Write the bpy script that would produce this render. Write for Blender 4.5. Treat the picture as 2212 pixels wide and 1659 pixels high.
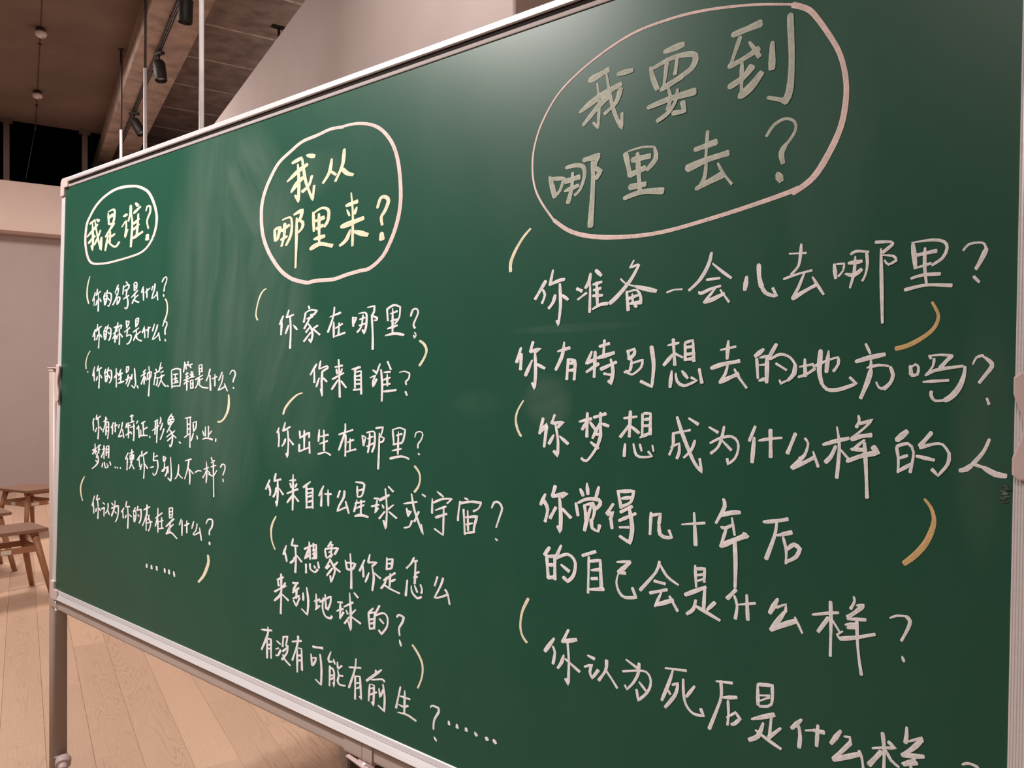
import bpy, bmesh, math, random
from mathutils import Vector, Matrix
random.seed(7)
R = math.radians
scene = bpy.context.scene
for o in list(bpy.data.objects):
    bpy.data.objects.remove(o)
COL = scene.collection

# ------------------------------------------------------------------ camera
# world: +Y runs along the gallery (beam, track, planks), +X to its right, metres
YAW = R(32.2)
FWD = Vector((math.sin(YAW), math.cos(YAW), 0)); RIGHT = Vector((math.cos(YAW), -math.sin(YAW), 0))
CAMH = 1.42
cam = bpy.data.cameras.new('camera'); camo = bpy.data.objects.new('camera', cam); COL.objects.link(camo)
camo.location = (0, 0, CAMH); camo.rotation_euler = (R(90), 0, -YAW)
cam.sensor_fit = 'HORIZONTAL'; cam.sensor_width = 36.0; cam.lens = 36.0 * 1680 / 2212
cam.clip_start = 0.02; cam.clip_end = 80
scene.camera = camo

# ------------------------------------------------------------------ world, light, exposure
w = bpy.data.worlds.new('world'); scene.world = w; w.use_nodes = True
w.node_tree.nodes['Background'].inputs[0].default_value = (1.0, .80, .72, 1)
w.node_tree.nodes['Background'].inputs[1].default_value = 0.05
scene.view_settings.view_transform = 'Standard'; scene.view_settings.look = 'None'
scene.view_settings.exposure = 0.2; scene.view_settings.gamma = 1.0
scene.view_settings.use_curve_mapping = False

def area(name, loc, target, size, power, col, size_y=None, spread=None):
    l = bpy.data.lights.new(name, 'AREA'); l.energy = power; l.color = col; l.size = size
    if size_y: l.shape = 'RECTANGLE'; l.size_y = size_y
    if spread: l.spread = R(spread)
    o = bpy.data.objects.new(name, l); COL.objects.link(o); o.location = loc
    o.rotation_euler = (Vector(target) - Vector(loc)).to_track_quat('-Z', 'Y').to_euler(); return o
def spot(name, loc, target, power, col, angle=60, blend=.8, radius=.06):
    l = bpy.data.lights.new(name, 'SPOT'); l.energy = power; l.color = col; l.spot_size = R(angle)
    l.spot_blend = blend; l.shadow_soft_size = radius
    o = bpy.data.objects.new(name, l); COL.objects.link(o); o.location = loc
    o.rotation_euler = (Vector(target) - Vector(loc)).to_track_quat('-Z', 'Y').to_euler(); return o
WARM = (1.0, .86, .79)
spot('board_spot_light', (-1.5, 1.96, 3.7), (.36, 1.85, 1.70), 510, (1, .92, .89), 60, 1.0, .11)
spot('board_fill_light', (-2.3, 2.5, 3.9), (.55, .9, 1.0), 100, (1, .90, .86), 70, 1.0, .15)
area('near_fill_light', (-3.2, -1.5, 4.6), (-3.0, -1.0, 0), 2.0, 120, WARM, 2.0)  # unseen soft fill, added to lift the near part of the room
area('far_fill_light', (-.8, 8.6, 4.75), (-.6, 8.8, 0), 1.0, 190, WARM, 2.0)  # unseen soft fill, added for the far floor and ceiling
area('deck_fill_light', (4.6, 7, 1.2), (4.4, 7, 5), 2.2, 170, WARM, 5.0)  # added upward fill behind the partition, brightens the deck
spot('pole_spot_light', (.15, 2.3, 4.6), (.89, 6.6, 3.3), 250, (1, .93, .90), 46, .9, .08)
spot('wall_spot_light', (-.1, 1.9, 4.5), (1.62, 3.0, 3.3), 250, (1, .88, .83), 75, 1.0, .12)
spot('floor_spot_light', (-1.75, 2.3, 3.9), (.7, 5.4, 0), 520, (1, .86, .77), 66, .8, .10)
spot('bulkhead_spot_light', (-2.5, 9.2, 4.7), (-3.6, 12.2, 3.9), 260, (1, .84, .74), 90, .9, .1)

# ------------------------------------------------------------------ node helpers
class NT:
    def __init__(s, name):
        s.m = bpy.data.materials.new(name); s.m.use_nodes = True; s.t = s.m.node_tree
        s.b = s.t.nodes['Principled BSDF']
    def n(s, typ, **kw):
        nd = s.t.nodes.new(typ)
        for k, v in kw.items():
            if k.startswith('i_'):
                key = k[2:]; nd.inputs[int(key) if key.isdigit() else key].default_value = v
            else: setattr(nd, k, v)
        return nd
    def l(s, a, b): s.t.links.new(a, b)
    def math(s, op, a, b=None, c=None, clamp=False):
        nd = s.n('ShaderNodeMath', operation=op); nd.use_clamp = clamp
        for i, v in enumerate((a, b, c)):
            if v is None: continue
            if isinstance(v, (int, float)): nd.inputs[i].default_value = v
            else: s.l(v, nd.inputs[i])
        return nd.outputs[0]
    def mix(s, fac, a, b):
        nd = s.n('ShaderNodeMix', data_type='RGBA')
        for i, v in ((0, fac), (6, a), (7, b)):
            if isinstance(v, (int, float)): nd.inputs[i].default_value = v
            elif isinstance(v, tuple): nd.inputs[i].default_value = v if len(v) == 4 else v + (1,)
            else: s.l(v, nd.inputs[i])
        return nd.outputs[2]
    def coord(s, out='Object', scale=(1, 1, 1), rot=(0, 0, 0), loc=(0, 0, 0)):
        tc = s.n('ShaderNodeTexCoord'); mp = s.n('ShaderNodeMapping')
        mp.inputs['Scale'].default_value = scale; mp.inputs['Rotation'].default_value = rot; mp.inputs['Location'].default_value = loc
        s.l(tc.outputs[out], mp.inputs[0]); return mp.outputs[0]
    def noise(s, vec, scale, detail=3, rough=.55, dist=0):
        nd = s.n('ShaderNodeTexNoise'); nd.inputs['Scale'].default_value = scale; nd.inputs['Detail'].default_value = detail
        nd.inputs['Roughness'].default_value = rough; nd.inputs['Distortion'].default_value = dist
        s.l(vec, nd.inputs['Vector']); return nd.outputs[0]
    def ramp(s, fac, stops):
        nd = s.n('ShaderNodeValToRGB'); e = nd.color_ramp.elements
        while len(e) < len(stops): e.new(.5)
        for i, (p, c) in enumerate(stops):
            e[i].position = p; e[i].color = (c, c, c, 1) if isinstance(c, (int, float)) else tuple(c) + (1,)
        s.l(fac, nd.inputs[0]); return nd.outputs[0]
    def bump(s, h, strength=.2, dist=.002):
        nd = s.n('ShaderNodeBump'); nd.inputs['Strength'].default_value = strength; nd.inputs['Distance'].default_value = dist
        s.l(h, nd.inputs['Height']); s.l(nd.outputs[0], s.b.inputs['Normal'])
    def set(s, col=None, rough=None, metal=None, spec=None):
        for k, v in (('Base Color', col), ('Roughness', rough), ('Metallic', metal), ('Specular IOR Level', spec)):
            if v is None: continue
            if isinstance(v, (int, float)): s.b.inputs[k].default_value = v
            elif isinstance(v, tuple): s.b.inputs[k].default_value = v if len(v) == 4 else v + (1,)
            else: s.l(v, s.b.inputs[k])

def plain(name, col, rough=.5, metal=0, var=.06, scale=8, spec=.5, bump=0):
    m = NT(name); v = m.coord()
    f = m.noise(v, scale, 4)
    c2 = tuple(max(0, x * (1 - var * 2)) for x in col); c1 = tuple(min(1, x * (1 + var)) for x in col)
    m.set(m.mix(m.ramp(f, [(.3, 0), (.7, 1)]), c2, c1), rough, metal, spec)
    if bump: m.bump(m.noise(v, scale * 12, 3), bump)
    return m.m

def metal_brushed(name, col, rough=.3, metal=.85):
    m = NT(name); v = m.coord(scale=(3, 220, 220))
    f = m.noise(v, 3, 3)
    m.set(m.mix(f, tuple(x * .88 for x in col), col), m.math('MULTIPLY_ADD', f, .15, rough - .05), metal)
    return m.m

SMEAR = [  # centre x, z (from the board's middle), half size x, z, streak turn, strength
    (-.36, .20, .17, .42, 6, .85), (-.22, .44, .11, .13, -38, .9), (-.13, .20, .12, .26, 24, .8),
    (-.05, .02, .12, .16, 26, .55), (-.29, .12, .045, .065, 60, .55), (-.28, -.08, .11, .15, 12, .7),
    (.02, .44, .07, .04, -10, .45), (.58, .005, .04, .035, 70, .75), (.44, .0, .05, .02, 10, .2),
    (.62, .112, .10, .006, 2, .3), (.98, .30, .05, .15, -14, .22), (-.75, -.1, .3, .3, 10, .10), (1.14, -.02, .03, .12, 5, .4)]
def board_material():
    m = NT('green_enamel')
    tc = m.n('ShaderNodeTexCoord'); base = tc.outputs['Object']
    total = None
    for i, (x, z, hx, hz, ang, st) in enumerate(SMEAR):
        mp = m.n('ShaderNodeMapping', vector_type='TEXTURE')
        mp.inputs['Location'].default_value = (x, 0, z + BZ); mp.inputs['Scale'].default_value = (hx * 1.25, 50, hz * 1.25)
        m.l(base, mp.inputs[0])
        gr = m.n('ShaderNodeTexGradient', gradient_type='SPHERICAL'); m.l(mp.outputs[0], gr.inputs[0])
        st_map = m.n('ShaderNodeMapping'); st_map.inputs['Rotation'].default_value = (0, R(-ang), 0)
        st_map.inputs['Location'].default_value = (i * 1.7, 0, i)
        m.l(base, st_map.inputs[0])
        sc = m.n('ShaderNodeMapping'); sc.inputs['Scale'].default_value = (17, 1, 2.6); m.l(st_map.outputs[0], sc.inputs[0])
        nz = m.noise(sc.outputs[0], 1.0, 5, .6, .35)
        streak = m.ramp(nz, [(.30, .20), (.75, 1)])
        edge = m.ramp(gr.outputs[1], [(0, 0), (.45, 1)])
        v = m.math('MULTIPLY', m.math('MULTIPLY', streak, edge), st)
        total = v if total is None else m.math('MAXIMUM', total, v)
    dust = m.math('MULTIPLY', m.ramp(m.noise(m.coord(scale=(5, 1, 2.2), rot=(0, .25, 0)), 1.6, 6), [(.45, 0), (.8, 1)]), .10)
    total = m.math('ADD', total, dust, clamp=True)
    col = m.mix(m.math('MULTIPLY', total, .15), GREEN, (.42, .46, .40))
    m.set(col, m.math('MULTIPLY_ADD', total, .12, BOARD_ROUGH), 0, .44)
    return m.m

def chalk_material(name, col, cover=.86):
    m = NT(name)
    v = m.coord(scale=(1, 1, 1))
    a = m.noise(v, 620, 2, .6)
    b = m.noise(m.coord(scale=(1, 1, 1)), 95, 3, .6)
    at_ = m.n('ShaderNodeAttribute', attribute_name='edge')
    cover = m.math('MULTIPLY_ADD', m.math('POWER', at_.outputs['Fac'], 2.5), .16, cover - .06)
    f = m.math('MULTIPLY_ADD', m.ramp(a, [(.32, 0), (.62, 1)]), .22, m.math('MULTIPLY_ADD', m.ramp(b, [(.3, 0), (.65, 1)]), .20, m.math('SUBTRACT', cover, .34)), clamp=True)
    m.set(m.mix(f, (.045, .10, .075), col), .95, 0, .1)
    return m.m

def wood_floor(name='oak_plank', joints=False):
    m = NT(name)
    oi = m.n('ShaderNodeObjectInfo')
    tc = m.n('ShaderNodeTexCoord')
    add = m.n('ShaderNodeVectorMath', operation='ADD')
    comb = m.n('ShaderNodeCombineXYZ')
    m.l(m.math('MULTIPLY', oi.outputs['Random'], 37.0), comb.inputs[0]); m.l(m.math('MULTIPLY', oi.outputs['Random'], 91.0), comb.inputs[1])
    m.l(tc.outputs['Object'], add.inputs[0]); m.l(comb.outputs[0], add.inputs[1])
    mp = m.n('ShaderNodeMapping'); mp.inputs['Scale'].default_value = (12, 1.2, 1); m.l(add.outputs[0], mp.inputs[0])
    n1 = m.noise(mp.outputs[0], .85, 2, .5, .4)
    rings = m.math('FRACT', m.math('MULTIPLY', n1, 22))
    line = m.ramp(rings, [(0, .25), (.18, 1), (.8, .9), (1, .25)])
    mask = m.ramp(m.noise(mp.outputs[0], .5, 2), [(.42, 0), (.62, 1)])
    fp = m.n('ShaderNodeMapping'); fp.inputs['Scale'].default_value = (150, 5, 1); m.l(add.outputs[0], fp.inputs[0])
    fine = m.noise(fp.outputs[0], 1, 4, .6)
    c = m.mix(fine, (.55, .37, .26), (.65, .46, .335))
    dark = m.math('MULTIPLY', m.math('SUBTRACT', 1.0, line), m.math('MULTIPLY_ADD', mask, .50, .12), clamp=True)
    c = m.mix(dark, c, (.33, .185, .11))
    tint = m.math('MULTIPLY_ADD', oi.outputs['Random'], .22, .89)
    vm = m.n('ShaderNodeVectorMath', operation='SCALE'); m.l(c, vm.inputs[0]); m.l(tint, vm.inputs['Scale'])
    m.set(vm.outputs[0], .42, 0, .35); m.bump(fine, .05)
    return m.m

def wood_dark(name, c1, c2):
    m = NT(name); v = m.coord(scale=(4, 38, 38))
    f = m.noise(v, 1.3, 4, .6, .5)
    m.set(m.mix(f, c1, c2), .45, 0, .4); m.bump(f, .06); return m.m

BOARD_ROUGH = .335
GREEN = (.013, .074, .045)
BOARD_O=(0.09492, 2.59688, 1.40723)
BOARD_A=(0.321995, -0.946613, -0.015593)
BOARD_B=(0.021478, -0.009162, 0.999727)
BOARD_N=(0.946498, 0.322242, -0.017381)
BOARD_L=2.3283

BO, BA, BB, BN = Vector(BOARD_O), Vector(BOARD_A), Vector(BOARD_B), Vector(BOARD_N)
BC = BO + BA * (BOARD_L / 2)
BZ = BC.z
AX = Vector((BA.x, BA.y, 0)).normalized(); AY = Vector((-AX.y, AX.x, 0))      # root axes: along the board, and behind it
if AY.dot(BN) < 0: AY = -AY
BROOT = Matrix(((AX.x, AY.x, 0, BC.x), (AX.y, AY.y, 0, BC.y), (0, 0, 1, 0), (0, 0, 0, 1)))
BINV = BROOT.inverted()
def bp(a, b, n):      # board plane (m) -> root coordinates; a from the left edge, b up from the middle, n behind the face
    return BINV @ (BO + BA * a + BB * b + BN * n)

# ------------------------------------------------------------------ mesh helpers
class MB:
    def __init__(s): s.v = []; s.f = []; s.sm = []
    def add(s, vs, fs, smooth=False):
        k = len(s.v); s.v += [tuple(v) for v in vs]; s.f += [tuple(i + k for i in f) for f in fs]; s.sm += [smooth] * len(fs); return s
    def box(s, lo, hi, fn=None):
        x0, y0, z0 = lo; x1, y1, z1 = hi
        vs = [(x0, y0, z0), (x1, y0, z0), (x1, y1, z0), (x0, y1, z0), (x0, y0, z1), (x1, y0, z1), (x1, y1, z1), (x0, y1, z1)]
        if fn: vs = [fn(*v) for v in vs]
        return s.add(vs, [(0, 3, 2, 1), (4, 5, 6, 7), (0, 1, 5, 4), (1, 2, 6, 5), (2, 3, 7, 6), (3, 0, 4, 7)])
    def tube(s, p0, p1, r0, r1=None, n=12, smooth=True, sx=1.0):
        p0, p1 = Vector(p0), Vector(p1); r1 = r0 if r1 is None else r1
        d = (p1 - p0).normalized(); u = d.cross(Vector((0, 0, 1)))
        if u.length < 1e-3: u = Vector((1, 0, 0))
        u.normalize(); v = d.cross(u)
        vs = []
        for p, r in ((p0, r0), (p1, r1)):
            for i in range(n):
                t = 2 * math.pi * i / n; vs.append(p + u * (r * sx * math.cos(t)) + v * (r * math.sin(t)))
        s.add(vs, [(i, (i + 1) % n, n + (i + 1) % n, n + i) for i in range(n)], smooth)
        k = len(s.v) - 2 * n
        s.f += [tuple(k + n - 1 - i for i in range(n)), tuple(k + n + i for i in range(n))]; s.sm += [False, False]
        return s
    def extrude(s, prof, path_fn, ts, smooth=False):
        # prof: closed list of 2D points; path_fn(t, x, y) -> 3D
        n = len(prof); vs = []
        for t in ts: vs += [path_fn(t, x, y) for x, y in prof]
        fs = []
        for j in range(len(ts) - 1):
            for i in range(n): fs.append((j * n + i, j * n + (i + 1) % n, (j + 1) * n + (i + 1) % n, (j + 1) * n + i))
        s.add(vs, fs, smooth)
        k = len(s.v) - len(vs)
        s.f += [tuple(k + n - 1 - i for i in range(n)), tuple(k + (len(ts) - 1) * n + i for i in range(n))]; s.sm += [False, False]
        return s
    def build(s, name, mat, parent=None, bevel=0, recalc=True, segs=2):
        me = bpy.data.meshes.new(name); me.from_pydata(s.v, [], s.f)
        me.polygons.foreach_set('use_smooth', s.sm)
        if recalc:
            bm = bmesh.new(); bm.from_mesh(me); bmesh.ops.recalc_face_normals(bm, faces=bm.faces); bm.to_mesh(me); bm.free()
        me.materials.append(mat); o = bpy.data.objects.new(name, me); COL.objects.link(o)
        if parent: o.parent = parent
        if bevel:
            md = o.modifiers.new('bevel', 'BEVEL'); md.width = bevel; md.segments = segs; md.limit_method = 'ANGLE'; md.angle_limit = R(40)
        return o
def rrect(x0, y0, x1, y1, r, n=4):
    pts = []
    for cx, cy, a0 in ((x1 - r, y1 - r, 0), (x0 + r, y1 - r, 90), (x0 + r, y0 + r, 180), (x1 - r, y0 + r, 270)):
        for i in range(n + 1):
            t = R(a0 + 90 * i / n); pts.append((cx + r * math.cos(t), cy + r * math.sin(t)))
    return pts
def thing(name, label, cat, loc=(0, 0, 0), rz=0, group=None):
    o = bpy.data.objects.new(name, None); COL.objects.link(o); o.location = loc; o.rotation_euler = (0, 0, rz)
    o.empty_display_size = .1; o['label'] = label; o['category'] = cat
    if group: o['group'] = group
    return o
def structure(o): o['kind'] = 'structure'; return o
def cw(X, Z, z=0):     # metres right of / ahead of the viewpoint -> world
    p = RIGHT * X + FWD * Z; return Vector((p.x, p.y, z))

M_WALL = plain('painted_wall', (.62, .545, .53), .9, var=.02, scale=3, spec=.2)
M_WALLF = plain('greyish_wall_paint', (.46, .385, .375), .9, var=.02, scale=3, spec=.2)
M_WALLD = plain('dark_gallery_paint', (.16, .115, .10), .9, var=.03, scale=3, spec=.2)
M_BULK = plain('bulkhead_paint', (.72, .58, .52), .9, var=.02, scale=3, spec=.2)
M_CEIL = plain('brown_ceiling', (.21, .155, .13), .9, var=.10, scale=1.2, spec=.1)
M_DECK = plain('deck_concrete', (.33, .25, .215), .95, var=.18, scale=5, spec=.1)
M_JOINT = plain('joint_mortar', (.62, .52, .46), .95, var=.2, scale=14, spec=.1)
M_BEAM = plain('beam_concrete', (.50, .40, .345), .9, var=.16, scale=6, spec=.1)
M_VOID = plain('void_black', (.004, .004, .004), .95, var=.1, spec=0)  # near-black stands in for the dark room beyond the opening
M_MULL = plain('mullion_grey', (.13, .09, .075), .8)
M_BLACK = plain('black_lamp_metal', (.018, .014, .012), .55, var=.2)
M_ROD = plain('white_rod_enamel', (.78, .72, .70), .35)
M_RODD = plain('dark_rod_brown', (.07, .04, .03), .6)
M_ALU = metal_brushed('brushed_aluminium', (.93, .90, .91), .30, .46)
M_GROOVE = plain('dark_groove', (.016, .010, .008), .8, var=.1, scale=60, spec=.1)
M_PLAST = plain('pinkish_plastic', (.60, .47, .45), .45, var=.02)
M_POST = plain('taupe_enamel', (.41, .33, .29), .38, var=.03, scale=20)
M_STOOL = wood_dark('stool_wood', (.17, .085, .052), (.27, .15, .10))
M_LEG = wood_dark('stool_leg_wood', (.25, .11, .055), (.36, .18, .10))
M_STICK = plain('white_sticker', (.62, .55, .50), .6)
M_PLINTH = plain('plinth_grey', (.20, .15, .14), .8, var=.04)
M_PLINTH_LIT = plain('plinth_side_lit', (.50, .40, .36), .8, var=.04)  # paler colour stands in for light falling on this side
M_FLOOR = wood_floor()
M_BOARD = board_material()
M_CH = {'w': chalk_material('white_chalk', (.88, .84, .83), .98), 'y': chalk_material('yellow_chalk', (.87, .77, .56), .97),
        'p': chalk_material('pink_chalk', (.86, .655, .615), .95), 't': chalk_material('thin_yellow_chalk', (.62, .62, .53), .80),
        'Y': chalk_material('orange_chalk', (.74, .48, .22), .95)}

# ------------------------------------------------------------------ structure
FX0, FX1, FY0, FY1 = -7.0, 7.0, -5.0, 12.5
floor = structure(MB().box((FX0, FY0, -.12), (FX1, 18, -.016)).build('floor', M_FLOOR))
PW, PL = .155, 1.5
k = 0
meshes = {}
for i in range(-9, 12):
    off = (i * .61) % PL
    y = .6 + off - PL
    while y < 12.5:
        y0, y1 = max(y, .0), min(y + PL, 12.5)
        if y1 - y0 > .15:
            key = round(y1 - y0, 2)
            if key not in meshes:
                o = MB().box((-PW / 2 + .0004, -(y1 - y0) / 2 + .0004, -.016), (PW / 2 - .0004, (y1 - y0) / 2 - .0004, 0)).build('plank', M_FLOOR)
                bm = bmesh.new(); bm.from_mesh(o.data)
                es = [e for e in bm.edges if all(v.co.z > -.001 for v in e.verts)]
                bmesh.ops.bevel(bm, geom=es, offset=.0007, segments=1, affect='EDGES'); bm.to_mesh(o.data); bm.free()
                meshes[key] = o.data
            else:
                o = bpy.data.objects.new('plank', meshes[key]); COL.objects.link(o)
            o.location = (i * PW, (y0 + y1) / 2, 0); o.parent = floor; k += 1
        y += PL
# planks too far to pick apart, one joined part
rest = MB()
for i in list(range(-45, -9)) + list(range(12, 45)):
    off = (i * .61) % PL; y = FY0 - PL + off
    while y < 18:
        y0, y1 = max(y, FY0), min(y + PL, 18)
        if y1 - y0 > .1: rest.box((i * PW - PW / 2 + .001, y0 + .001, -.016), (i * PW + PW / 2 - .001, y1 - .001, 0))
        y += PL
for i in range(-9, 12):
    for a, b in ((-5, -2.5), (-2.5, 0), (12.5, 15.2), (15.2, 18)):
        rest.box((i * PW - PW / 2 + .001, a + .001, -.016), (i * PW + PW / 2 - .001, b - .001, 0))
ro = rest.build('plank_field', M_FLOOR, floor, recalc=False); ro['kind'] = 'stuff'

def atY(px, py, Y):
    d = FWD + RIGHT * ((px - 1106) / 1680); t = Y / d.y
    return Vector((d.x * t, Y, CAMH - (py - 829.5) / 1680 * t))
structure(MB().box((FX0, 12.5, 0), (1.62, 12.7, atY(60, 497, 12.5).z)).build('wall_far', M_WALLF))
bt, bb = atY(67, 395, 12.2).z, atY(67, 502, 12.2).z
structure(MB().box((FX0, 12.2, bb), (1.62, 12.7, bt)).build('trim_1', M_BULK, bevel=.01))
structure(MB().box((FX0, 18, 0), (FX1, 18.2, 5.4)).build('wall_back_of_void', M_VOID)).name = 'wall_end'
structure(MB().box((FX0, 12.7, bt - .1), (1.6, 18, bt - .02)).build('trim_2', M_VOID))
structure(MB().box((FX0 - .2, FY0, 0), (FX0, 18, 5.4)).build('wall_left', M_WALLD))
structure(MB().box((FX1, FY0, 0), (FX1 + .2, 18, 5.4)).build('wall_right', M_WALLD))
structure(MB().box((FX0, FY0 - .2, 0), (FX1, FY0, 5.4)).build('wall_behind', M_WALLD))
ZC = CAMH + 3.56
structure(MB().box((FX0, FY0, ZC), (.95, 12.5, ZC + .2)).build('ceiling', M_CEIL))
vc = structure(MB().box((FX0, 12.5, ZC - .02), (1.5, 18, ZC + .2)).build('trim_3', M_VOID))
# mullions in the dark opening
for j, px in enumerate((14, 183)):
    p = atY(px, 390, 12.45)
    t = thing('mullion', ('slim grey mullion at far left in the dark opening above the wall', 'slim grey mullion in the dark opening, close to the concrete beam')[j], 'post', (p.x, 12.45, bt), group='mullions in the dark opening')
    MB().box((-.035, -.03, 0), (.035, .03, ZC - bt)).build('upright', M_MULL, t, .004)
    MB().box((-.07, -.04, ZC - bt - .05), (.07, .04, ZC - bt - .001)).build('head_plate', M_MULL, t, .003)
pa_, pb_ = atY(76, 278, 12.43), atY(56, 386, 12.43)
t = thing('hanging_cable', 'thin pale cable hanging across the dark opening at far left', 'cable', (pa_.x, 12.43, pa_.z))
MB().tube((0, 0, 0), tuple(pb_ - pa_), .0035, n=8).build('wire', M_MULL, t)
MB().tube((0, 0, -.02), (0, 0, ZC - pa_.z - .03), .008, n=8).build('ferrule', M_MULL, t)
# concrete deck: panels with pale joints
ZD = CAMH + 3.9
deck = structure(MB().box((.95, FY0, ZD + .06), (FX1, 18, ZD + .25)).build('ceiling_deck', M_DECK))
ys = [7.907 + .985 * j for j in range(-13, 11)]
for a, b in zip(ys[:-1], ys[1:]):
    MB().box((1.0, a + .012, ZD), (FX1, b - .012, ZD + .07)).build('panel', M_DECK, deck, .006)
    MB().box((1.0, b - .016, ZD - .004), (FX1, b + .016, ZD + .05)).build('joint_strip', M_JOINT, deck, .004)
# downstand beam
HB = 3.30; ZB = CAMH + HB
bm_ = structure(MB().box((.947, FY0, ZB), (1.41, 18, ZD + .1)).build('trim_beam', M_BEAM, bevel=.012)); bm_.name = 'trim_4'
# white partition with its shaded end
part = structure(MB().box((1.62, 2.57, 0), (2.9, 14.5, CAMH + 2.6)).build('wall_partition', M_WALL, bevel=.006))
M_END_SHADE = plain('end_shade_brown', (.36, .255, .215), .9, var=.03, scale=3, spec=.2)
structure(MB().box((1.63, 2.56, 0), (2.9, 2.57, CAMH + 2.59)).build('trim_end_shade', M_END_SHADE))  # added thin sheet, its brown colours in the shade on the end
structure(MB().box((1.60, 2.75, 0), (1.62, 12.5, .08)).build('baseboard_right', M_WALL, bevel=.003))

# steel bracket on the deck
t = thing('ceiling_bracket', 'small dark steel bracket hanging from the deck above the partition', 'bracket', (2.37, 8.54, ZD))
MB().box((-.075, -.04, -.014), (.075, .04, -.004)).build('flange', M_BLACK, t, .002)
MB().box((-.012, -.012, -.26), (.012, .012, -.014)).build('stem', M_BLACK, t, .002)
MB().box((-.03, -.03, -.275), (.03, .03, -.26)).build('foot_plate', M_BLACK, t, .002)

# ------------------------------------------------------------------ track and track lamps
t = thing('lighting_track', 'thin black lighting track along the underside of the beam', 'track', (1.14, 6.5, ZB))
MB().box((-.018, -6.5, -.032), (-.012, 11.0, -.001)).box((.012, -6.5, -.032), (.018, 11.0, -.001)).box((-.018, -6.5, -.008), (.018, 11.0, -.001)).build('rail', M_BLACK, t)
MB().box((-.01, -6.4, -.02), (-.006, 10.9, -.012)).box((.006, -6.4, -.02), (.01, 10.9, -.012)).build('conductor', M_ALU, t)
for yy in (-5, -2, 1, 4, 7, 10): MB().box((-.024, yy, -.006), (.024, yy + .05, -.0005)).build('clip', M_BLACK, t)
def track_lamp(y, tilt, turn, label, first=[None]):
    t = thing('track_spotlight', label, 'spotlight', (1.14, y, ZB - .032), turn, 'black spotlights on the beam track')
    MB().box((-.022, -.06, -.028), (.022, .06, 0)).build('adapter', M_BLACK, t, .004)
    MB().tube((0, 0, -.028), (0, 0, -.085), .010).build('stem', M_BLACK, t)
    M = Matrix.Translation((0, 0, -.10)) @ Matrix.Rotation(R(tilt), 4, 'X')
    def q(p): return M @ Vector(p)
    b = MB(); prof = [(.0, .02), (.040, .018), (.054, .0), (.058, -.02), (.058, -.185), (.054, -.19), (.050, -.186), (.050, -.15), (0, -.15)]
    n = 20; vs = []; fs = []
    for r, z in prof:
        for i in range(n): vs.append(q((r * math.cos(2 * math.pi * i / n), r * math.sin(2 * math.pi * i / n), z)))
    for j in range(len(prof) - 1):
        for i in range(n): fs.append((j * n + i, j * n + (i + 1) % n, (j + 1) * n + (i + 1) % n, (j + 1) * n + i))
    b.add(vs, fs, True); b.build('lamp_head', M_BLACK, t)
    bb_ = MB(); bb_.tube(q((-.062, 0, -.01)), q((.062, 0, -.01)), .009); bb_.build('pivot', M_BLACK, t)
    l = MB(); l.tube(q((0, 0, -.15)), q((0, 0, -.153)), .047, n=20); l.build('lens', M_ALU, t)
track_lamp(6.85, 6, .2, 'black track spotlight cut by the top edge of the picture')
track_lamp(8.34, -10, .5, 'black cylindrical track spotlight in the middle of the beam')
track_lamp(10.35, -32, .9, 'black track spotlight tilted, farthest along the beam')

# ------------------------------------------------------------------ smoke detectors and conduit
t = thing('ceiling_conduit', 'thin dark conduit running along the brown ceiling between the detectors', 'pipe', (.157, 8.0, ZC))
MB().tube((0, -6, -.008), (0, 4.4, -.008), .0035, n=8).build('pipe', M_RODD, t)
for yy in (-4.5, -2.5, -.5, 1.5, 3.6): MB().box((-.016, yy, -.017), (.016, yy + .02, -.0005)).build('clip', M_RODD, t)
for j, yy in enumerate((9.08, 11.05)):
    t = thing('smoke_detector', ('white domed smoke detector on the ceiling, the upper one', 'white domed smoke detector on the ceiling, the lower and farther one')[j], 'detector', (.157, yy, ZC - .018), group='smoke detectors on the ceiling')
    MB().tube((0, 0, -.03), (0, 0, 0), .050, .045, 20).build('base', M_RODD, t)
    b = MB(); n = 20; prof = [(.052, -.03), (.055, -.045), (.048, -.065), (.03, -.078), (.001, -.082)]
    vs = [(r * math.cos(2 * math.pi * i / n), r * math.sin(2 * math.pi * i / n), z) for r, z in prof for i in range(n)]
    b.add(vs, [(a * n + i, a * n + (i + 1) % n, (a + 1) * n + (i + 1) % n, (a + 1) * n + i) for a in range(len(prof) - 1) for i in range(n)], True)
    b.build('dome', M_ROD, t)
    MB().tube((.02, -.02, -.084), (.02, -.02, -.072), .005, n=8).build('indicator', M_BLACK, t)

# ------------------------------------------------------------------ white rods
labs = ['white vertical pole rising behind the chalkboard, the thickest of three', 'white vertical pole with dark upper half, middle of three behind the board', 'white vertical pole with dark upper half, nearest the board\'s left corner']
for (yy, lb) in zip((4.83, 7.30, 9.21), labs):
    t = thing('ceiling_pole', lb, 'pole', (.89, yy, 0), group='white poles behind the chalkboard')
    MB().tube((0, 0, .012), (0, 0, CAMH + 2.7), .0145, n=16).build('lower_tube', M_ROD, t)
    MB().tube((0, 0, CAMH + 2.7), (0, 0, ZC - .012), .012, n=16).build('upper_tube', M_RODD, t)['label'] = 'dark brown upper tube'  # pole turns darker and slimmer from here up
    MB().tube((0, 0, 0), (0, 0, .012), .05, n=20).build('base_plate', M_ROD, t)
    MB().tube((0, 0, ZC - .012), (0, 0, ZC - .001), .03, n=16).build('top_plate', M_RODD, t)

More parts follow.
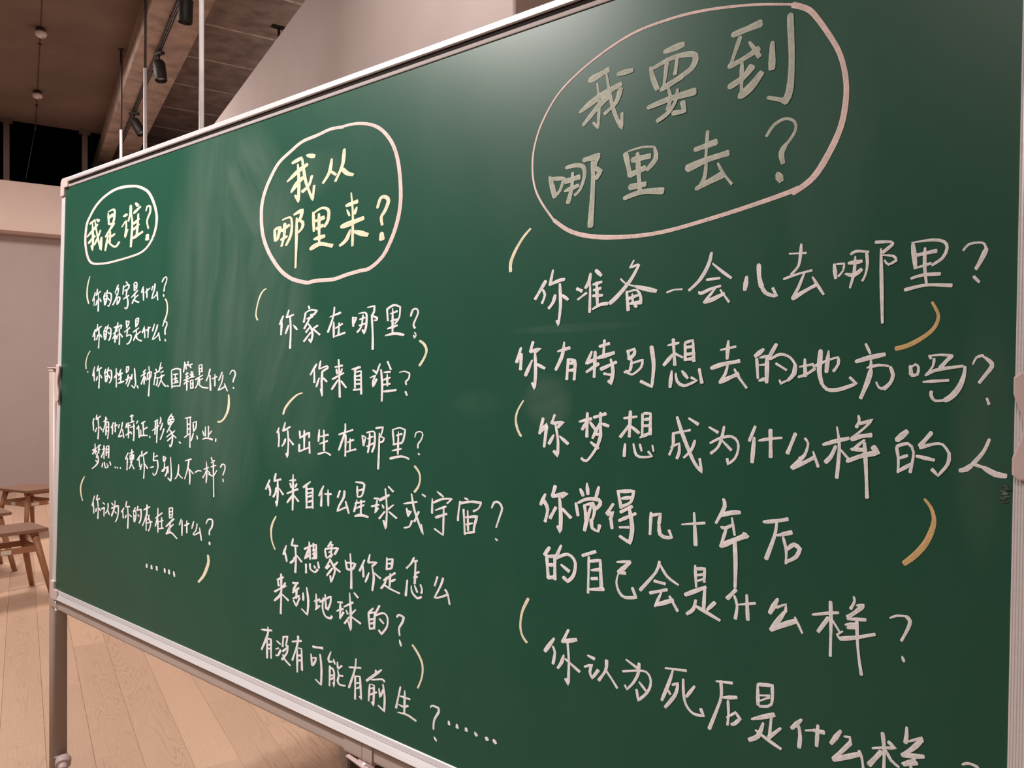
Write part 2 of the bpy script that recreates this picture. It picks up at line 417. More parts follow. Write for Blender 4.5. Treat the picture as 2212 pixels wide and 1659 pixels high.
# ------------------------------------------------------------------ stools
SL, SW, SH = .48, .34, .45
def make_stool(label):
    t = thing('wooden_stool', label, 'stool', group='wooden stools by the far wall')
    MB().extrude(rrect(-SL / 2, -SW / 2, SL / 2, SW / 2, .018), lambda z, x, y: (x, y, z), [SH - .024, SH]).build('seat', M_STOOL, t, .004)
    for sx in (-1, 1):
        for sy in (-1, 1):
            MB().tube((sx * (SL / 2 + .012), sy * (SW / 2 + .015), 0), (sx * (SL / 2 - .075), sy * (SW / 2 - .055), SH - .024), .0165, .0235, 14).build('leg', M_LEG, t)
    zr = SH - .135
    def lp(sx, sy, z): f_ = z / (SH - .024); return (sx * (SL / 2 + .012 - .087 * f_), sy * (SW / 2 + .015 - .07 * f_))
    for sy in (-1, 1):
        x, y = lp(1, sy, zr); MB().box((-x, y - .009, zr - .02), (x, y + .009, zr + .02)).build('side_rail', M_LEG, t, .003)
    for sx in (-1, 1):
        x, y = lp(sx, 1, zr); MB().box((x - .009, -y, zr - .02), (x + .009, y, zr + .02)).build('end_rail', M_LEG, t, .003)
    for sx in (-1, 1): MB().box((sx * (SL / 2 - .075) - .018, -SW / 2 + .03, SH - .05), (sx * (SL / 2 - .075) + .018, SW / 2 - .03, SH - .024)).build('batten', M_LEG, t, .003)
    x, y = lp(1, 1, zr)
    MB().box((x + .009, -.10, zr - .015), (x + .0105, -.03, zr + .013)).build('sticker', M_STICK, t)['label'] = 'small white paper sticker'
    MB().box((x + .009, .05, zr - .012), (x + .0105, .095, zr + .014)).build('sticker', M_STICK, t)['label'] = 'small white paper sticker'
    MB().box((-x * .2, -y - .0105, zr - .015), (x * .12, -y - .009, zr + .013)).build('sticker', M_STICK, t)['label'] = 'small white paper sticker'
    return t
def dup(root, label):
    r = root.copy(); COL.objects.link(r); r['label'] = label
    for ch in root.children:
        c = ch.copy(); COL.objects.link(c); c.parent = r
    return r
def place(o, corner, d1, l1, d2, l2):
    # corner (X,Z) and unit directions from it along the seat's long (d1) and short (d2) edges, viewpoint axes
    X = corner[0] + d1[0] * l1 / 2 + d2[0] * l2 / 2; Z = corner[1] + d1[1] * l1 / 2 + d2[1] * l2 / 2
    p = cw(X, Z); o.location = (p.x, p.y, 0)
    a = cw(d1[0], d1[1]); o.rotation_euler = (0, 0, math.atan2(a.y, a.x) + math.pi)
s1 = make_stool('front wooden stool with rectangular seat beside the chalkboard\'s left post')
s2 = dup(s1, 'rearmost wooden stool partly hidden behind the chalkboard\'s left post')
s3 = dup(s1, 'wooden stool between the front and rear stools, cut by the left edge')
s4 = dup(s1, 'far left wooden stool of which only a seat corner shows')
place(s1, (-3.13, 5.26), (-.643, -.766), SL, (-.766, .643), SW)
place(s2, (-4.40, 7.05), (-.89, .456), SL, (.456, .89), SW)
place(s3, (-3.79, 5.90), (-.68, -.733), SL, (-.733, .68), SW)
place(s4, (-4.46, 6.72), (-.80, -.6), SL, (-.6, .8), SW)

# ------------------------------------------------------------------ plinth behind the board
p0 = cw(-.568, 2.74)
d1 = cw(-.316, .949); d2 = cw(.949, .316)
t = thing('plinth_box', 'low dark grey plinth standing on the floor behind the chalkboard', 'plinth', (p0.x, p0.y, 0), math.atan2(d2.y, d2.x))
MB().box((0, 0, .004), (.44, .55, .46)).build('body', M_PLINTH, t, .004)
MB().box((-.012, 0.004, .004), (0, .55, .46)).build('lit_side', M_PLINTH_LIT, t, .002)['label'] = 'side panel coloured paler as if lit'
MB().box((-.016, -.006, .46), (.446, .556, .478)).build('top', M_PLINTH, t, .003)

# ------------------------------------------------------------------ the chalkboard
L = BOARD_L; H = 1.16; FWID = .027
board = thing('chalkboard', 'large green chalkboard on a metal stand covered in handwritten Chinese questions', 'chalkboard', (BC.x, BC.y, 0))
board.matrix_world = BROOT
surf = MB().extrude([(0, -H / 2), (L, -H / 2), (L, H / 2), (0, H / 2)], lambda t_, x, y: bp(x, y, t_), [0, .012]).build('writing_surface', M_BOARD, board)
MB().box((.002, -H / 2 + .002, .0125), (L - .002, H / 2 - .002, .016), bp).build('back_sheet', M_POST, board)
# frame profile: w outwards from the green, h towards the viewer
PR = [(0, -.018), (0, .0016), (.0012, .0024), (.0016, .0020), (.0028, .0026), (.0032, .0022), (.0044, .0028), (.0048, .0024), (.0060, .0030), (.0066, .0005),
      (.0148, .0005), (.0154, .0046), (.0165, .0056), (.0252, .0056), (.0268, .0046), (.027, .0), (.027, -.018)]
PR2 = [(0, -.018), (0, .0012)] + [p for j in range(7) for p in ((.0014 + j * .0026, .0022), (.0021 + j * .0026, .0014))] + [(.0200, .0026), (.0215, .0024), (.023, .001), (.023, -.018)]
PR3 = [(0, -.018), (0, .0008)] + [p for j in range(5) for p in ((.0012 + j * .0022, .0026), (.0019 + j * .0022, .0018))] + [(.0125, .0008), (.0242, .0080), (.0262, .0064), (.027, .002), (.027, -.018)]
def rail(name, side):
    b = MB(); e = .02
    if side == 't': b.extrude(PR, lambda t_, w_, h_: bp(t_, H / 2 + w_, -h_), [e, L - e])
    if side == 'b': b.extrude(PR3, lambda t_, w_, h_: bp(t_, -H / 2 - w_, -h_), [e, L - e])
    if side == 'l': b.extrude(PR2, lambda t_, w_, h_: bp(-w_, t_, -h_), [-H / 2 + e, H / 2 - e])
    if side == 'r': b.extrude(PR2, lambda t_, w_, h_: bp(L + w_, t_, -h_), [-H / 2 + e, H / 2 - e])
    return b.build(name, M_ALU, board)
tr = rail('top_rail', 't'); rail('bottom_rail', 'b'); rail('side_rail', 'l'); rail('side_rail', 'r')
gs = MB().box((.022, H / 2 + .0066, -.0012), (L - .022, H / 2 + .0150, -.0004), bp).build('groove_strip', M_GROOVE, tr); gs['label'] = 'dark recessed strip'
def corner(sx, sz):
    x0 = 0 if sx < 0 else L; z0 = sz * H / 2; out = []
    ew = FWID + .0006; es = .0236; r = .014
    pts = [(.024, -.0008), (.024, ew)]                     # along the horizontal rail, outwards
    for i in range(6):
        t_ = R(90 + 90 * i / 5); pts.append((-es + r + r * math.cos(t_), ew - r + r * math.sin(t_)))
    pts += [(-es, -.024), (.0008, -.024), (.0008, -.0008)]
    vs = [(x0 - sx * 0 + (p[0] if sx < 0 else -p[0]), z0 + (p[1] if sz > 0 else -p[1])) for p in pts]
    MB().extrude(vs, lambda t_, x, y: bp(x, y, t_), [-.0078 if sz < 0 else -.0068, .019]).build('corner_cap', M_PLAST, board, .002)
for sx in (-1, 1):
    for sz in (-1, 1): corner(sx, sz)
# stand: posts, clamps, crossbar, feet
def lz(a, n, z): v = bp(a, 0, n); return (v.x, v.y, z)
for side in (-1, 1):
    pa = -.062 if side < 0 else L + .062
    x, y, _ = lz(pa, .016, 0)
    prof = rrect(x - .018, y - .020, x + .018, y + .020, .007, 4)
    MB().extrude(prof, lambda z, u, v: (u, v, z), [.07, bp(pa, 0, 0).z + .052], smooth=True).build('post', M_POST, board, 0)
    MB().extrude(rrect(x - .0195, y - .0215, x + .0195, y + .0215, .008, 4), lambda z, u, v: (u, v, z), [bp(pa, 0, 0).z + .049, bp(pa, 0, 0).z + .0575]).build('post_cap', M_PLAST, board, .0015)
    kx = x + (-.0195 if side < 0 else .0195)
    MB().tube((kx, y, BZ + .010), (kx + side * .012, y, BZ + .010), .006, .007, 14).build('clamp_knob', M_PLAST, board)
    # clamp plate with a scooped inner edge
    s_ = 1 if side < 0 else -1; inner = .008 if side < 0 else L - .0005; outer = -.013 if side < 0 else L + .046
    pts = [(outer, -.047), (inner - s_ * .006, -.047), (inner, -.042), (inner, -.026)]
    for i in range(1, 16):
        u = -1 + 2 * i / 16; pts.append((inner - s_ * (.0085 if side > 0 else .008) * (.5 + .5 * math.cos(math.pi * u)) ** .7, .007 + u * .033))
    pts += [(inner, .040), (inner, .056), (inner - s_ * .006, .061), (outer, .061)]
    zoff = .008 if side < 0 else 0
    MB().extrude([(p[0], p[1] + zoff) for p in pts], lambda t_, u, v: bp(u, v, t_), [-.011, -.0055]).build('clamp_plate', M_PLAST, board, .0018)
    o1, o2 = (-.082, -.012) if side < 0 else (L + .040, L + .082)
    MB().box((o1, .057, -.0085), (o2, .0605, .030), bp).build('clamp_bridge', M_PLAST, board, .001)
    # foot with casters
    MB().box((x - .02, y - .34, .055), (x + .02, y + .34, .09)).build('foot_bar', M_POST, board, .006)
    for q in (-.31, .31):
        c = MB().tube((x - .012, y + q, .026), (x + .012, y + q, .026), .026, n=18).build('caster', M_BLACK, board)
        MB().box((x - .018, y + q - .018, .045), (x - .0125, y + q + .018, .056)).box((x + .0125, y + q - .018, .045), (x + .018, y + q + .018, .056)).box((x - .018, y + q - .018, .050), (x + .018, y + q + .018, .057)).build('caster_fork', M_ALU, c)
# crossbar under the board with a latch
x0, x1 = -.046, L + .046
MB().extrude(rrect(.003, -.642, .036, -.608, .007, 4), lambda t_, u, v: bp(t_, v, u), [x0, x1], smooth=False).build('crossbar', M_POST, board)
MB().extrude(rrect(.0005, -.6445, .0385, -.6085, .008, 4), lambda t_, u, v: bp(t_, v, u), [1.298, 1.348]).build('crossbar_sleeve', M_POST, board)
MB().extrude(rrect(.0, -.645, .039, -.608, .008, 4), lambda t_, u, v: bp(t_, v, u), [1.350, 1.3765]).build('crossbar_sleeve', M_POST, board)
lat = MB().box((1.330, -.653, .006), (1.368, -.6455, .030), bp).build('latch', M_PLAST, board, .003)
MB().extrude([(1.306, -.648), (1.345, -.6545), (1.366, -.6575), (1.380, -.650), (1.377, -.645), (1.365, -.6525), (1.346, -.6500), (1.308, -.645)], lambda t_, u, v: bp(u, v, t_), [-.002, .006]).build('latch_lever', M_PLAST, lat, .001)
MB().tube(bp(1.352, -.651, .0), bp(1.352, -.651, .032), .004, n=10).build('latch_pin', M_ALU, lat)
# small hook under the left corner and the round knob low on the left post
MB().tube(bp(.004, -.612, -.002), bp(.004, -.634, -.002), .002, n=8).tube(bp(.004, -.634, -.002), bp(.013, -.640, -.004), .002, n=8).tube(bp(.013, -.640, -.004), bp(.021, -.634, -.006), .002, n=8).build('hook', M_ALU, board)
x, y, _ = lz(-.061, .019, 0)
kb = MB().tube((x + .017, y + .004, .315), (x + .036, y - .004, .305), .021, .021, 22).build('knob', M_PLAST, board, .003)
MB().tube((x + .034, y - .003, .306), (x + .050, y - .010, .297), .0135, .0125, 18).build('knob_cap', M_PLAST, kb, .002)
MB().box((x - .004, y - .02, .325), (x + .0172, y + .018, .329)).build('seam_ring', M_ALU, board)
# clear tape scraps at the right edge of the surface
M_TAPE = plain('clear_tape', (.09, .125, .105), .10, var=.5, scale=90)
tp = MB()
for j in range(7):
    a0 = 2.3195 + .0022 * math.sin(j * 2.1); b0 = -.052 - .0026 * j
    tp.add([bp(a0, b0, -.0009), bp(a0 + .005, b0 - .001, -.0008), bp(a0 + .0045, b0 - .003, -.0012 * (j % 2) - .0008), bp(a0 - .001, b0 - .0035, -.0012)], [(0, 1, 2, 3)])
tp.build('tape_scrap', M_TAPE, board)['label'] = 'crumpled clear tape scrap at the right edge'

# ------------------------------------------------------------------ chalk writing (board millimetres)
CHALK = """
p chalk_oval | 6.8 , 3.1 ; 410 526 371 530 323 531 279 526 233 515 196 499 170 481 149 462 142 442 139 419 142 399 152 375 169 355 196 345 239 341 289 340 350 342 408 345 456 349 489 357 513 370 532 389 542 409 544 432 536 454 522 475 500 497 474 510 440 521 410 526
y 我 | 7.4 , 3.4 ; 167 457 198 464 | 6.4 , 2.9 ; 183 455 188 414 187 382 178 396 | 7.4 , 3.4 ; 152 423 184 436 214 450 | 7.4 , 3.4 ; 162 404 179 413 200 420 | 6.3 , 2.9 ; 198 462 215 421 239 378 241 412 | 6.3 , 2.9 ; 234 432 218 413 197 396 | 8 , 3.6 ; 210 464 224 458
y 是 | 6.2 , 2.8 ; 278 472 283 443 | 6.1 , 2.8 ; 277 476 306 479 316 471 308 444 285 443 | 10.3 , 4.7 ; 284 460 305 465 | 7.4 , 3.4 ; 266 411 288 426 314 442 | 6.2 , 2.8 ; 293 422 292 394 | 6.5 , 3 ; 296 407 320 413 | 6.2 , 2.8 ; 281 414 266 374 | 6.1 , 2.8 ; 280 399 303 385 328 379 347 389
y 谁 | 7.8 , 3.6 ; 367 454 386 456 | 5.9 , 2.7 ; 359 427 381 441 384 426 378 398 390 417 | 6.5 , 3.1 ; 406 477 406 458 395 438 | 5.7 , 2.7 ; 411 455 417 426 412 370 | 7.9 , 3.7 ; 433 479 446 471 | 7.1 , 3.4 ; 424 455 459 467 | 6 , 2.8 ; 449 450 447 426 443 397 | 6.8 , 3.2 ; 422 427 454 437 | 6.8 , 3.2 ; 425 413 454 423 | 7.5 , 3.6 ; 424 391 474 402
y ? | 4.7 , 2.3 ; 489 453 494 463 509 461 510 447 498 433 495 423 503 407 | 10 , 4.8 ; 499 392 498 380
y chalk_bracket | 4.1 , 1.9 ; 174 311 164 293 159 272 162 251 172 237
w 你 | 4.1 , 1.9 ; 211 265 204 254 196 243 | 2.4 , 1.1 ; 207 249 205 229 | 4.1 , 1.8 ; 224 274 222 264 217 257 | 4.1 , 1.8 ; 217 257 231 262 243 266 | 4 , 1.8 ; 231 260 232 240 232 213 | 4.1 , 1.8 ; 224 244 222 236 217 230 | 4 , 1.8 ; 240 247 249 238
w 的 | 4 , 1.8 ; 272 261 268 256 264 251 | 4 , 1.8 ; 264 251 267 240 271 228 | 4 , 1.8 ; 267 251 276 252 284 253 282 245 279 237 272 228 | 4 , 1.8 ; 269 243 280 245 | 4 , 1.8 ; 270 237 281 238 | 4 , 1.8 ; 285 267 283 261 280 255 | 4 , 1.8 ; 283 258 297 259 308 254 309 243 303 231 295 223 290 226 | 4 , 1.8 ; 289 246 299 239
w 名 | 3.9 , 1.8 ; 347 277 339 268 330 258 | 3.9 , 1.8 ; 337 264 349 269 347 258 339 247 328 234 318 226 | 3.9 , 1.8 ; 333 254 346 252 | 3.9 , 1.8 ; 342 245 344 226 | 3.9 , 1.8 ; 343 243 355 245 358 241 354 233 344 227
w 字 | 3.8 , 1.8 ; 391 282 399 276 | 3.8 , 1.8 ; 377 273 376 262 374 251 | 3.8 , 1.8 ; 378 268 394 273 408 273 406 265 400 262 | 3.8 , 1.8 ; 384 259 397 262 395 253 393 246 | 3.8 , 1.7 ; 394 246 402 236 404 223 399 214 392 213 387 216 | 3.8 , 1.8 ; 378 238 393 242 408 246
w 是 | 3.7 , 1.7 ; 434 275 436 262 436 257 | 3.6 , 1.7 ; 434 275 443 277 450 274 449 261 437 257 | 3.7 , 1.7 ; 437 269 447 269 | 3.6 , 1.7 ; 437 264 448 264 | 3.7 , 1.7 ; 423 240 439 248 456 256 | 3.7 , 1.7 ; 441 246 440 231 | 3.6 , 1.7 ; 441 237 458 244 | 3.7 , 1.7 ; 436 235 431 228 427 224 | 3.6 , 1.7 ; 437 234 448 229 465 225
w 什 | 3.6 , 1.7 ; 485 264 480 257 475 249 | 3.5 , 1.7 ; 485 259 487 229 | 3.5 , 1.7 ; 495 248 506 253 519 258 | 3.5 , 1.7 ; 503 258 505 235
w 么 | 3.4 , 1.7 ; 534 262 530 257 528 252 | 3.4 , 1.7 ; 544 267 542 255 535 243 529 231 539 233 552 240 | 3.4 , 1.7 ; 555 247 557 237 560 226
w ? | 3.3 , 1.6 ; 579 269 587 277 597 280 602 275 598 266 592 258 589 246 | 3.3 , 1.6 ; 587 239 589 233
y chalk_bracket | 3.7 , 1.8 ; 597 227 605 218 608 205 606 191 599 179 593 173
w 你 | 4.1 , 1.8 ; 218 164 209 153 202 145 | 4.1 , 1.8 ; 214 155 215 135 | 4 , 1.8 ; 231 178 229 167 223 159 | 4 , 1.8 ; 224 161 239 167 254 172 | 4 , 1.8 ; 238 166 242 141 240 113 | 4 , 1.8 ; 234 149 227 136 | 4 , 1.8 ; 248 150 258 142
w 的 | 4 , 1.8 ; 282 170 273 162 269 157 | 4 , 1.8 ; 270 155 273 138 279 135 | 4 , 1.8 ; 272 157 285 160 284 147 281 136 | 4 , 1.8 ; 275 149 284 150 | 4 , 1.8 ; 275 143 283 144 | 4 , 1.8 ; 295 175 291 167 287 161 | 4 , 1.8 ; 288 163 303 166 311 162 311 149 306 137 299 133 | 4 , 1.8 ; 296 155 303 150
w 称 | 3.9 , 1.8 ; 343 169 329 166 | 3.9 , 1.8 ; 324 149 337 154 349 159 | 3.9 , 1.8 ; 340 167 336 150 336 127 | 3.9 , 1.8 ; 336 148 323 137 | 3.9 , 1.8 ; 339 146 345 140 | 3.9 , 1.8 ; 351 179 349 170 342 160 | 3.8 , 1.8 ; 346 162 360 169 373 171 368 162 | 3.8 , 1.8 ; 359 162 362 142 362 121 | 3.9 , 1.8 ; 354 148 346 136 | 3.8 , 1.8 ; 366 149 379 140
w 号 | 3.8 , 1.7 ; 397 182 399 172 401 163 | 3.7 , 1.7 ; 400 179 413 180 410 172 401 165 | 3.7 , 1.7 ; 388 152 403 158 418 163 | 3.7 , 1.7 ; 406 156 403 148 401 141 417 145 427 142 424 132 413 123 403 122
w 是 | 3.6 , 1.7 ; 449 184 448 173 450 164 | 3.6 , 1.7 ; 451 184 463 186 462 174 453 166 | 3.6 , 1.7 ; 451 178 460 179 | 3.6 , 1.7 ; 451 172 461 173 | 3.6 , 1.7 ; 436 151 451 156 466 161 | 3.6 , 1.7 ; 453 155 457 134 | 3.6 , 1.7 ; 457 144 476 152 | 3.6 , 1.7 ; 453 145 446 137 440 130 | 3.6 , 1.7 ; 452 138 467 131 483 128
w 什 | 3.5 , 1.7 ; 495 164 491 156 484 148 | 3.5 , 1.7 ; 496 158 499 135 | 3.5 , 1.7 ; 505 153 525 161 | 3.5 , 1.7 ; 516 162 515 136
w 么 | 3.4 , 1.7 ; 546 168 537 151 | 3.4 , 1.7 ; 562 166 556 154 544 139 537 130 549 133 564 140 569 146 | 3.4 , 1.6 ; 568 145 576 127
w ? | 3.3 , 1.6 ; 588 161 592 170 603 172 608 168 605 160 599 153 600 141 | 3.3 , 1.6 ; 600 130 603 125
y chalk_bracket | 3.2 , 1.5 ; 188 106 173 94 163 75 165 57 | 4.1 , 1.9 ; 174 50 178 48
w 你 | 4.1 , 1.8 ; 219 63 213 51 209 38 | 4 , 1.8 ; 215 49 219 24 | 4 , 1.8 ; 242 66 234 51 | 4 , 1.8 ; 234 52 261 61 | 4 , 1.8 ; 247 55 249 31 248 5 | 4 , 1.8 ; 237 37 232 26 | 4 , 1.8 ; 255 41 265 33
w 的 | 4 , 1.8 ; 286 57 279 46 | 4 , 1.8 ; 281 45 287 23 | 4 , 1.8 ; 282 45 295 51 298 39 292 23 | 4 , 1.8 ; 284 37 296 39 | 4 , 1.8 ; 303 61 297 51 | 3.9 , 1.8 ; 299 51 317 54 322 41 320 29 310 20 | 3.9 , 1.8 ; 304 41 313 33
w 性 | 3.9 , 1.8 ; 337 34 346 41 | 3.9 , 1.8 ; 347 59 350 10 | 3.8 , 1.8 ; 354 47 361 42 | 3.8 , 1.8 ; 375 57 363 42 | 3.8 , 1.8 ; 361 39 384 47 | 3.8 , 1.8 ; 373 50 375 22 | 3.8 , 1.8 ; 361 30 380 36 | 4.6 , 2.1 ; 360 20 393 26
w 别 | 3.7 , 1.7 ; 404 61 405 48 | 3.7 , 1.7 ; 404 62 416 64 415 54 407 49 | 3.7 , 1.7 ; 401 29 428 38 424 27 413 13 | 3.7 , 1.7 ; 415 43 412 29 404 19 | 3.7 , 1.7 ; 436 44 434 31 | 3.6 , 1.7 ; 449 59 454 33 457 23 450 9 435 16
w 、 | 3.6 , 1.7 ; 463 17 470 10
w 种 | 3.5 , 1.7 ; 509 57 495 50 | 3.5 , 1.7 ; 484 40 507 48 | 3.5 , 1.7 ; 499 52 501 20 | 3.5 , 1.7 ; 498 39 486 20 | 3.5 , 1.7 ; 506 39 512 30 | 3.5 , 1.7 ; 517 47 519 34 | 3.5 , 1.7 ; 517 47 538 52 533 37 520 32 | 3.5 , 1.7 ; 524 64 529 37 526 -9
w 族 | 3.4 , 1.7 ; 558 58 564 52 | 3.4 , 1.7 ; 551 47 572 52 | 3.4 , 1.7 ; 559 49 554 32 551 19 | 3.4 , 1.6 ; 559 36 569 38 567 23 562 18 | 3.3 , 1.6 ; 584 74 575 51 | 3.3 , 1.6 ; 577 56 591 62 | 3.3 , 1.6 ; 574 36 602 44 | 3.3 , 1.6 ; 583 49 597 53 | 3.3 , 1.6 ; 589 44 586 31 573 15 | 3.3 , 1.6 ; 587 31 599 22 612 16
w 、 | 3.2 , 1.6 ; 617 19 622 16
w 国 | 3.2 , 1.6 ; 635 55 639 13 | 3.1 , 1.6 ; 635 55 655 59 676 58 678 39 676 18 | 3.2 , 1.6 ; 645 45 666 47 | 3.2 , 1.6 ; 654 45 654 26 | 3.2 , 1.6 ; 645 34 663 37 | 3.2 , 1.6 ; 644 24 668 28 | 3.2 , 1.6 ; 661 32 665 30 | 3.2 , 1.6 ; 644 17 676 19
w 籍 | 3.1 , 1.6 ; 696 75 694 64 691 51 | 3.1 , 1.6 ; 696 67 706 69 | 3.1 , 1.6 ; 701 67 703 58 | 3.1 , 1.6 ; 711 76 710 67 | 3 , 1.6 ; 710 66 730 70 | 3 , 1.6 ; 718 67 725 61 | 3.1 , 1.6 ; 700 46 714 49 | 3.1 , 1.6 ; 701 39 714 42 | 3.1 , 1.6 ; 694 32 718 37 | 3.1 , 1.6 ; 707 51 709 9 | 3.1 , 1.6 ; 706 31 696 23 | 3 , 1.6 ; 711 32 716 29 | 3 , 1.6 ; 721 45 737 46 | 3 , 1.6 ; 727 53 728 39 | 3 , 1.6 ; 734 53 734 41 | 3 , 1.6 ; 719 38 741 41 | 3 , 1.6 ; 725 32 727 13 | 3 , 1.6 ; 725 32 736 34 737 14 | 3 , 1.6 ; 727 24 737 25 | 3 , 1.6 ; 727 14 737 15
w 是 | 2.9 , 1.5 ; 759 67 762 45 | 2.9 , 1.5 ; 759 67 772 69 773 52 | 2.9 , 1.5 ; 763 59 771 60 | 2.9 , 1.5 ; 762 52 773 53 | 2.9 , 1.5 ; 745 34 777 45 | 2.9 , 1.5 ; 761 40 765 26 | 2.9 , 1.5 ; 763 33 777 37 | 3 , 1.5 ; 758 35 755 23 746 15 | 2.9 , 1.5 ; 758 26 775 18 802 16
w 什 | 2.9 , 1.5 ; 807 59 801 45 792 32 | 3.5 , 1.9 ; 807 45 811 11 | 2.8 , 1.5 ; 817 37 837 42 | 2.8 , 1.5 ; 828 47 829 21
w 么 | 2.8 , 1.5 ; 857 52 851 43 844 34 | 2.7 , 1.5 ; 861 46 856 29 842 12 857 16 870 21 | 2.7 , 1.5 ; 867 27 880 11
w ? | 2.7 , 1.5 ; 888 48 896 56 907 54 909 46 904 38 901 31 | 2.7 , 1.5 ; 902 20 905 17
y chalk_bracket | 4.2 , 2.3 ; 885 3 887 -15 882 -34 867 -51 851 -58 845 -57
w 你 | 4 , 1.8 ; 222 -77 216 -90 | 4 , 1.8 ; 218 -86 222 -110 | 4 , 1.8 ; 240 -66 236 -79 | 4 , 1.8 ; 236 -80 263 -69 | 4 , 1.8 ; 247 -75 253 -103 250 -131 | 4 , 1.8 ; 242 -101 233 -113 | 4 , 1.8 ; 260 -98 274 -106
w 有 | 4 , 1.8 ; 282 -83 301 -75 | 4 , 1.8 ; 294 -70 291 -89 279 -111 | 3.9 , 1.8 ; 297 -84 297 -118 | 3.9 , 1.8 ; 297 -84 310 -83 312 -104 308 -127 | 3.9 , 1.8 ; 298 -98 309 -96 | 3.9 , 1.8 ; 299 -108 310 -106
w 什 | 3.9 , 1.8 ; 339 -83 327 -97 | 3.9 , 1.8 ; 335 -91 334 -114 | 3.9 , 1.8 ; 344 -92 361 -88 | 3.9 , 1.8 ; 350 -82 351 -107
w 么 | 3.8 , 1.8 ; 373 -86 368 -95 | 3.8 , 1.7 ; 390 -80 383 -100 369 -119 390 -114 | 3.8 , 1.7 ; 391 -98 400 -119
w 特 | 3.7 , 1.7 ; 413 -82 409 -93 | 3.7 , 1.7 ; 411 -91 434 -85 | 3.7 , 1.7 ; 421 -79 424 -98 425 -118 | 3.7 , 1.7 ; 410 -112 433 -103 | 3.7 , 1.7 ; 431 -63 449 -60 | 3.7 , 1.7 ; 440 -58 442 -78 | 3.6 , 1.7 ; 429 -80 453 -74 | 3.6 , 1.7 ; 434 -91 458 -86 | 3.6 , 1.7 ; 452 -80 455 -102 454 -124 450 -121 | 3.7 , 1.7 ; 437 -101 443 -107
w 征 | 3.6 , 1.7 ; 473 -72 466 -79 | 3.6 , 1.7 ; 478 -84 468 -93 | 3.6 , 1.7 ; 478 -87 482 -114 | 3.5 , 1.7 ; 492 -78 511 -72 | 3.5 , 1.7 ; 501 -77 505 -105 | 3.5 , 1.7 ; 506 -92 523 -86 | 3.5 , 1.7 ; 490 -94 491 -109 | 3.5 , 1.7 ; 485 -110 505 -107 526 -106
w 、 | 3.4 , 1.7 ; 536 -107 537 -111
w 形 | 3.4 , 1.6 ; 559 -70 575 -65 | 3.4 , 1.6 ; 548 -93 581 -79 | 3.4 , 1.6 ; 564 -70 562 -101 | 3.3 , 1.6 ; 573 -69 572 -121 | 3.3 , 1.6 ; 588 -58 590 -67 585 -74 | 3.3 , 1.6 ; 599 -72 589 -89 | 3.3 , 1.6 ; 606 -85 601 -96 590 -112
w 象 | 3.2 , 1.6 ; 642 -48 633 -55 624 -63 | 3.2 , 1.6 ; 638 -54 649 -54 642 -60 | 3.2 , 1.6 ; 624 -64 627 -75 | 3.2 , 1.6 ; 626 -64 653 -59 650 -66 639 -73 | 3.2 , 1.6 ; 630 -69 646 -66 | 3.2 , 1.6 ; 639 -61 632 -74 | 3.2 , 1.6 ; 639 -74 629 -85 621 -93 | 3.2 , 1.6 ; 629 -85 644 -93 648 -106 645 -120 638 -127 635 -122 | 3.2 , 1.6 ; 644 -93 621 -104 | 3.2 , 1.6 ; 646 -102 625 -113 | 3.2 , 1.6 ; 659 -87 644 -95 | 3.2 , 1.6 ; 648 -97 666 -104
w 、 | 3.8 , 1.9 ; 678 -112 685 -115
w 职 | 3 , 1.6 ; 703 -56 730 -52 | 3 , 1.6 ; 713 -56 715 -91 | 3 , 1.6 ; 727 -54 728 -122 | 3 , 1.6 ; 714 -70 727 -68 | 3 , 1.6 ; 714 -81 728 -78 | 3 , 1.6 ; 702 -101 728 -89 | 3 , 1.5 ; 740 -64 743 -83 | 3 , 1.5 ; 742 -64 755 -61 753 -75 743 -84 | 3 , 1.6 ; 743 -88 734 -106 | 2.9 , 1.5 ; 758 -93 762 -101
w 业 | 2.9 , 1.5 ; 793 -71 794 -92 | 2.8 , 1.5 ; 806 -69 807 -93 | 2.9 , 1.5 ; 782 -81 789 -92 | 2.8 , 1.5 ; 820 -79 811 -87 | 3.8 , 2 ; 783 -100 799 -96 824 -98
w 、 | 2.8 , 1.5 ; 838 -95 837 -102
w 梦 | 4 , 1.8 ; 217 -164 242 -156 | 4 , 1.8 ; 233 -145 236 -173 | 4 , 1.8 ; 231 -163 220 -174 | 4 , 1.8 ; 238 -162 245 -166 | 4 , 1.8 ; 247 -154 267 -146 | 4 , 1.8 ; 258 -147 257 -169 | 4 , 1.8 ; 252 -159 265 -158 | 4 , 1.8 ; 250 -168 244 -182 | 4 , 1.8 ; 253 -176 256 -192 238 -205 220 -213 | 4 , 1.8 ; 240 -189 251 -194
w 想 | 4 , 1.8 ; 277 -158 294 -154 | 3.9 , 1.8 ; 287 -146 289 -181 | 4 , 1.8 ; 286 -161 273 -179 | 3.9 , 1.8 ; 301 -148 302 -172 | 3.9 , 1.8 ; 301 -148 316 -145 316 -177 | 3.9 , 1.8 ; 301 -156 314 -154 | 3.9 , 1.8 ; 302 -164 315 -162 | 4 , 1.8 ; 283 -193 279 -204 | 3.9 , 1.8 ; 292 -190 299 -204 315 -201 312 -196 | 3.9 , 1.8 ; 306 -193 308 -194 | 3.9 , 1.8 ; 325 -186 330 -195
w chalk_dots | 3.9 , 1.8 ; 354 -197 356 -200 | 3.8 , 1.7 ; 367 -197 369 -200 | 3.8 , 1.7 ; 384 -196 385 -199
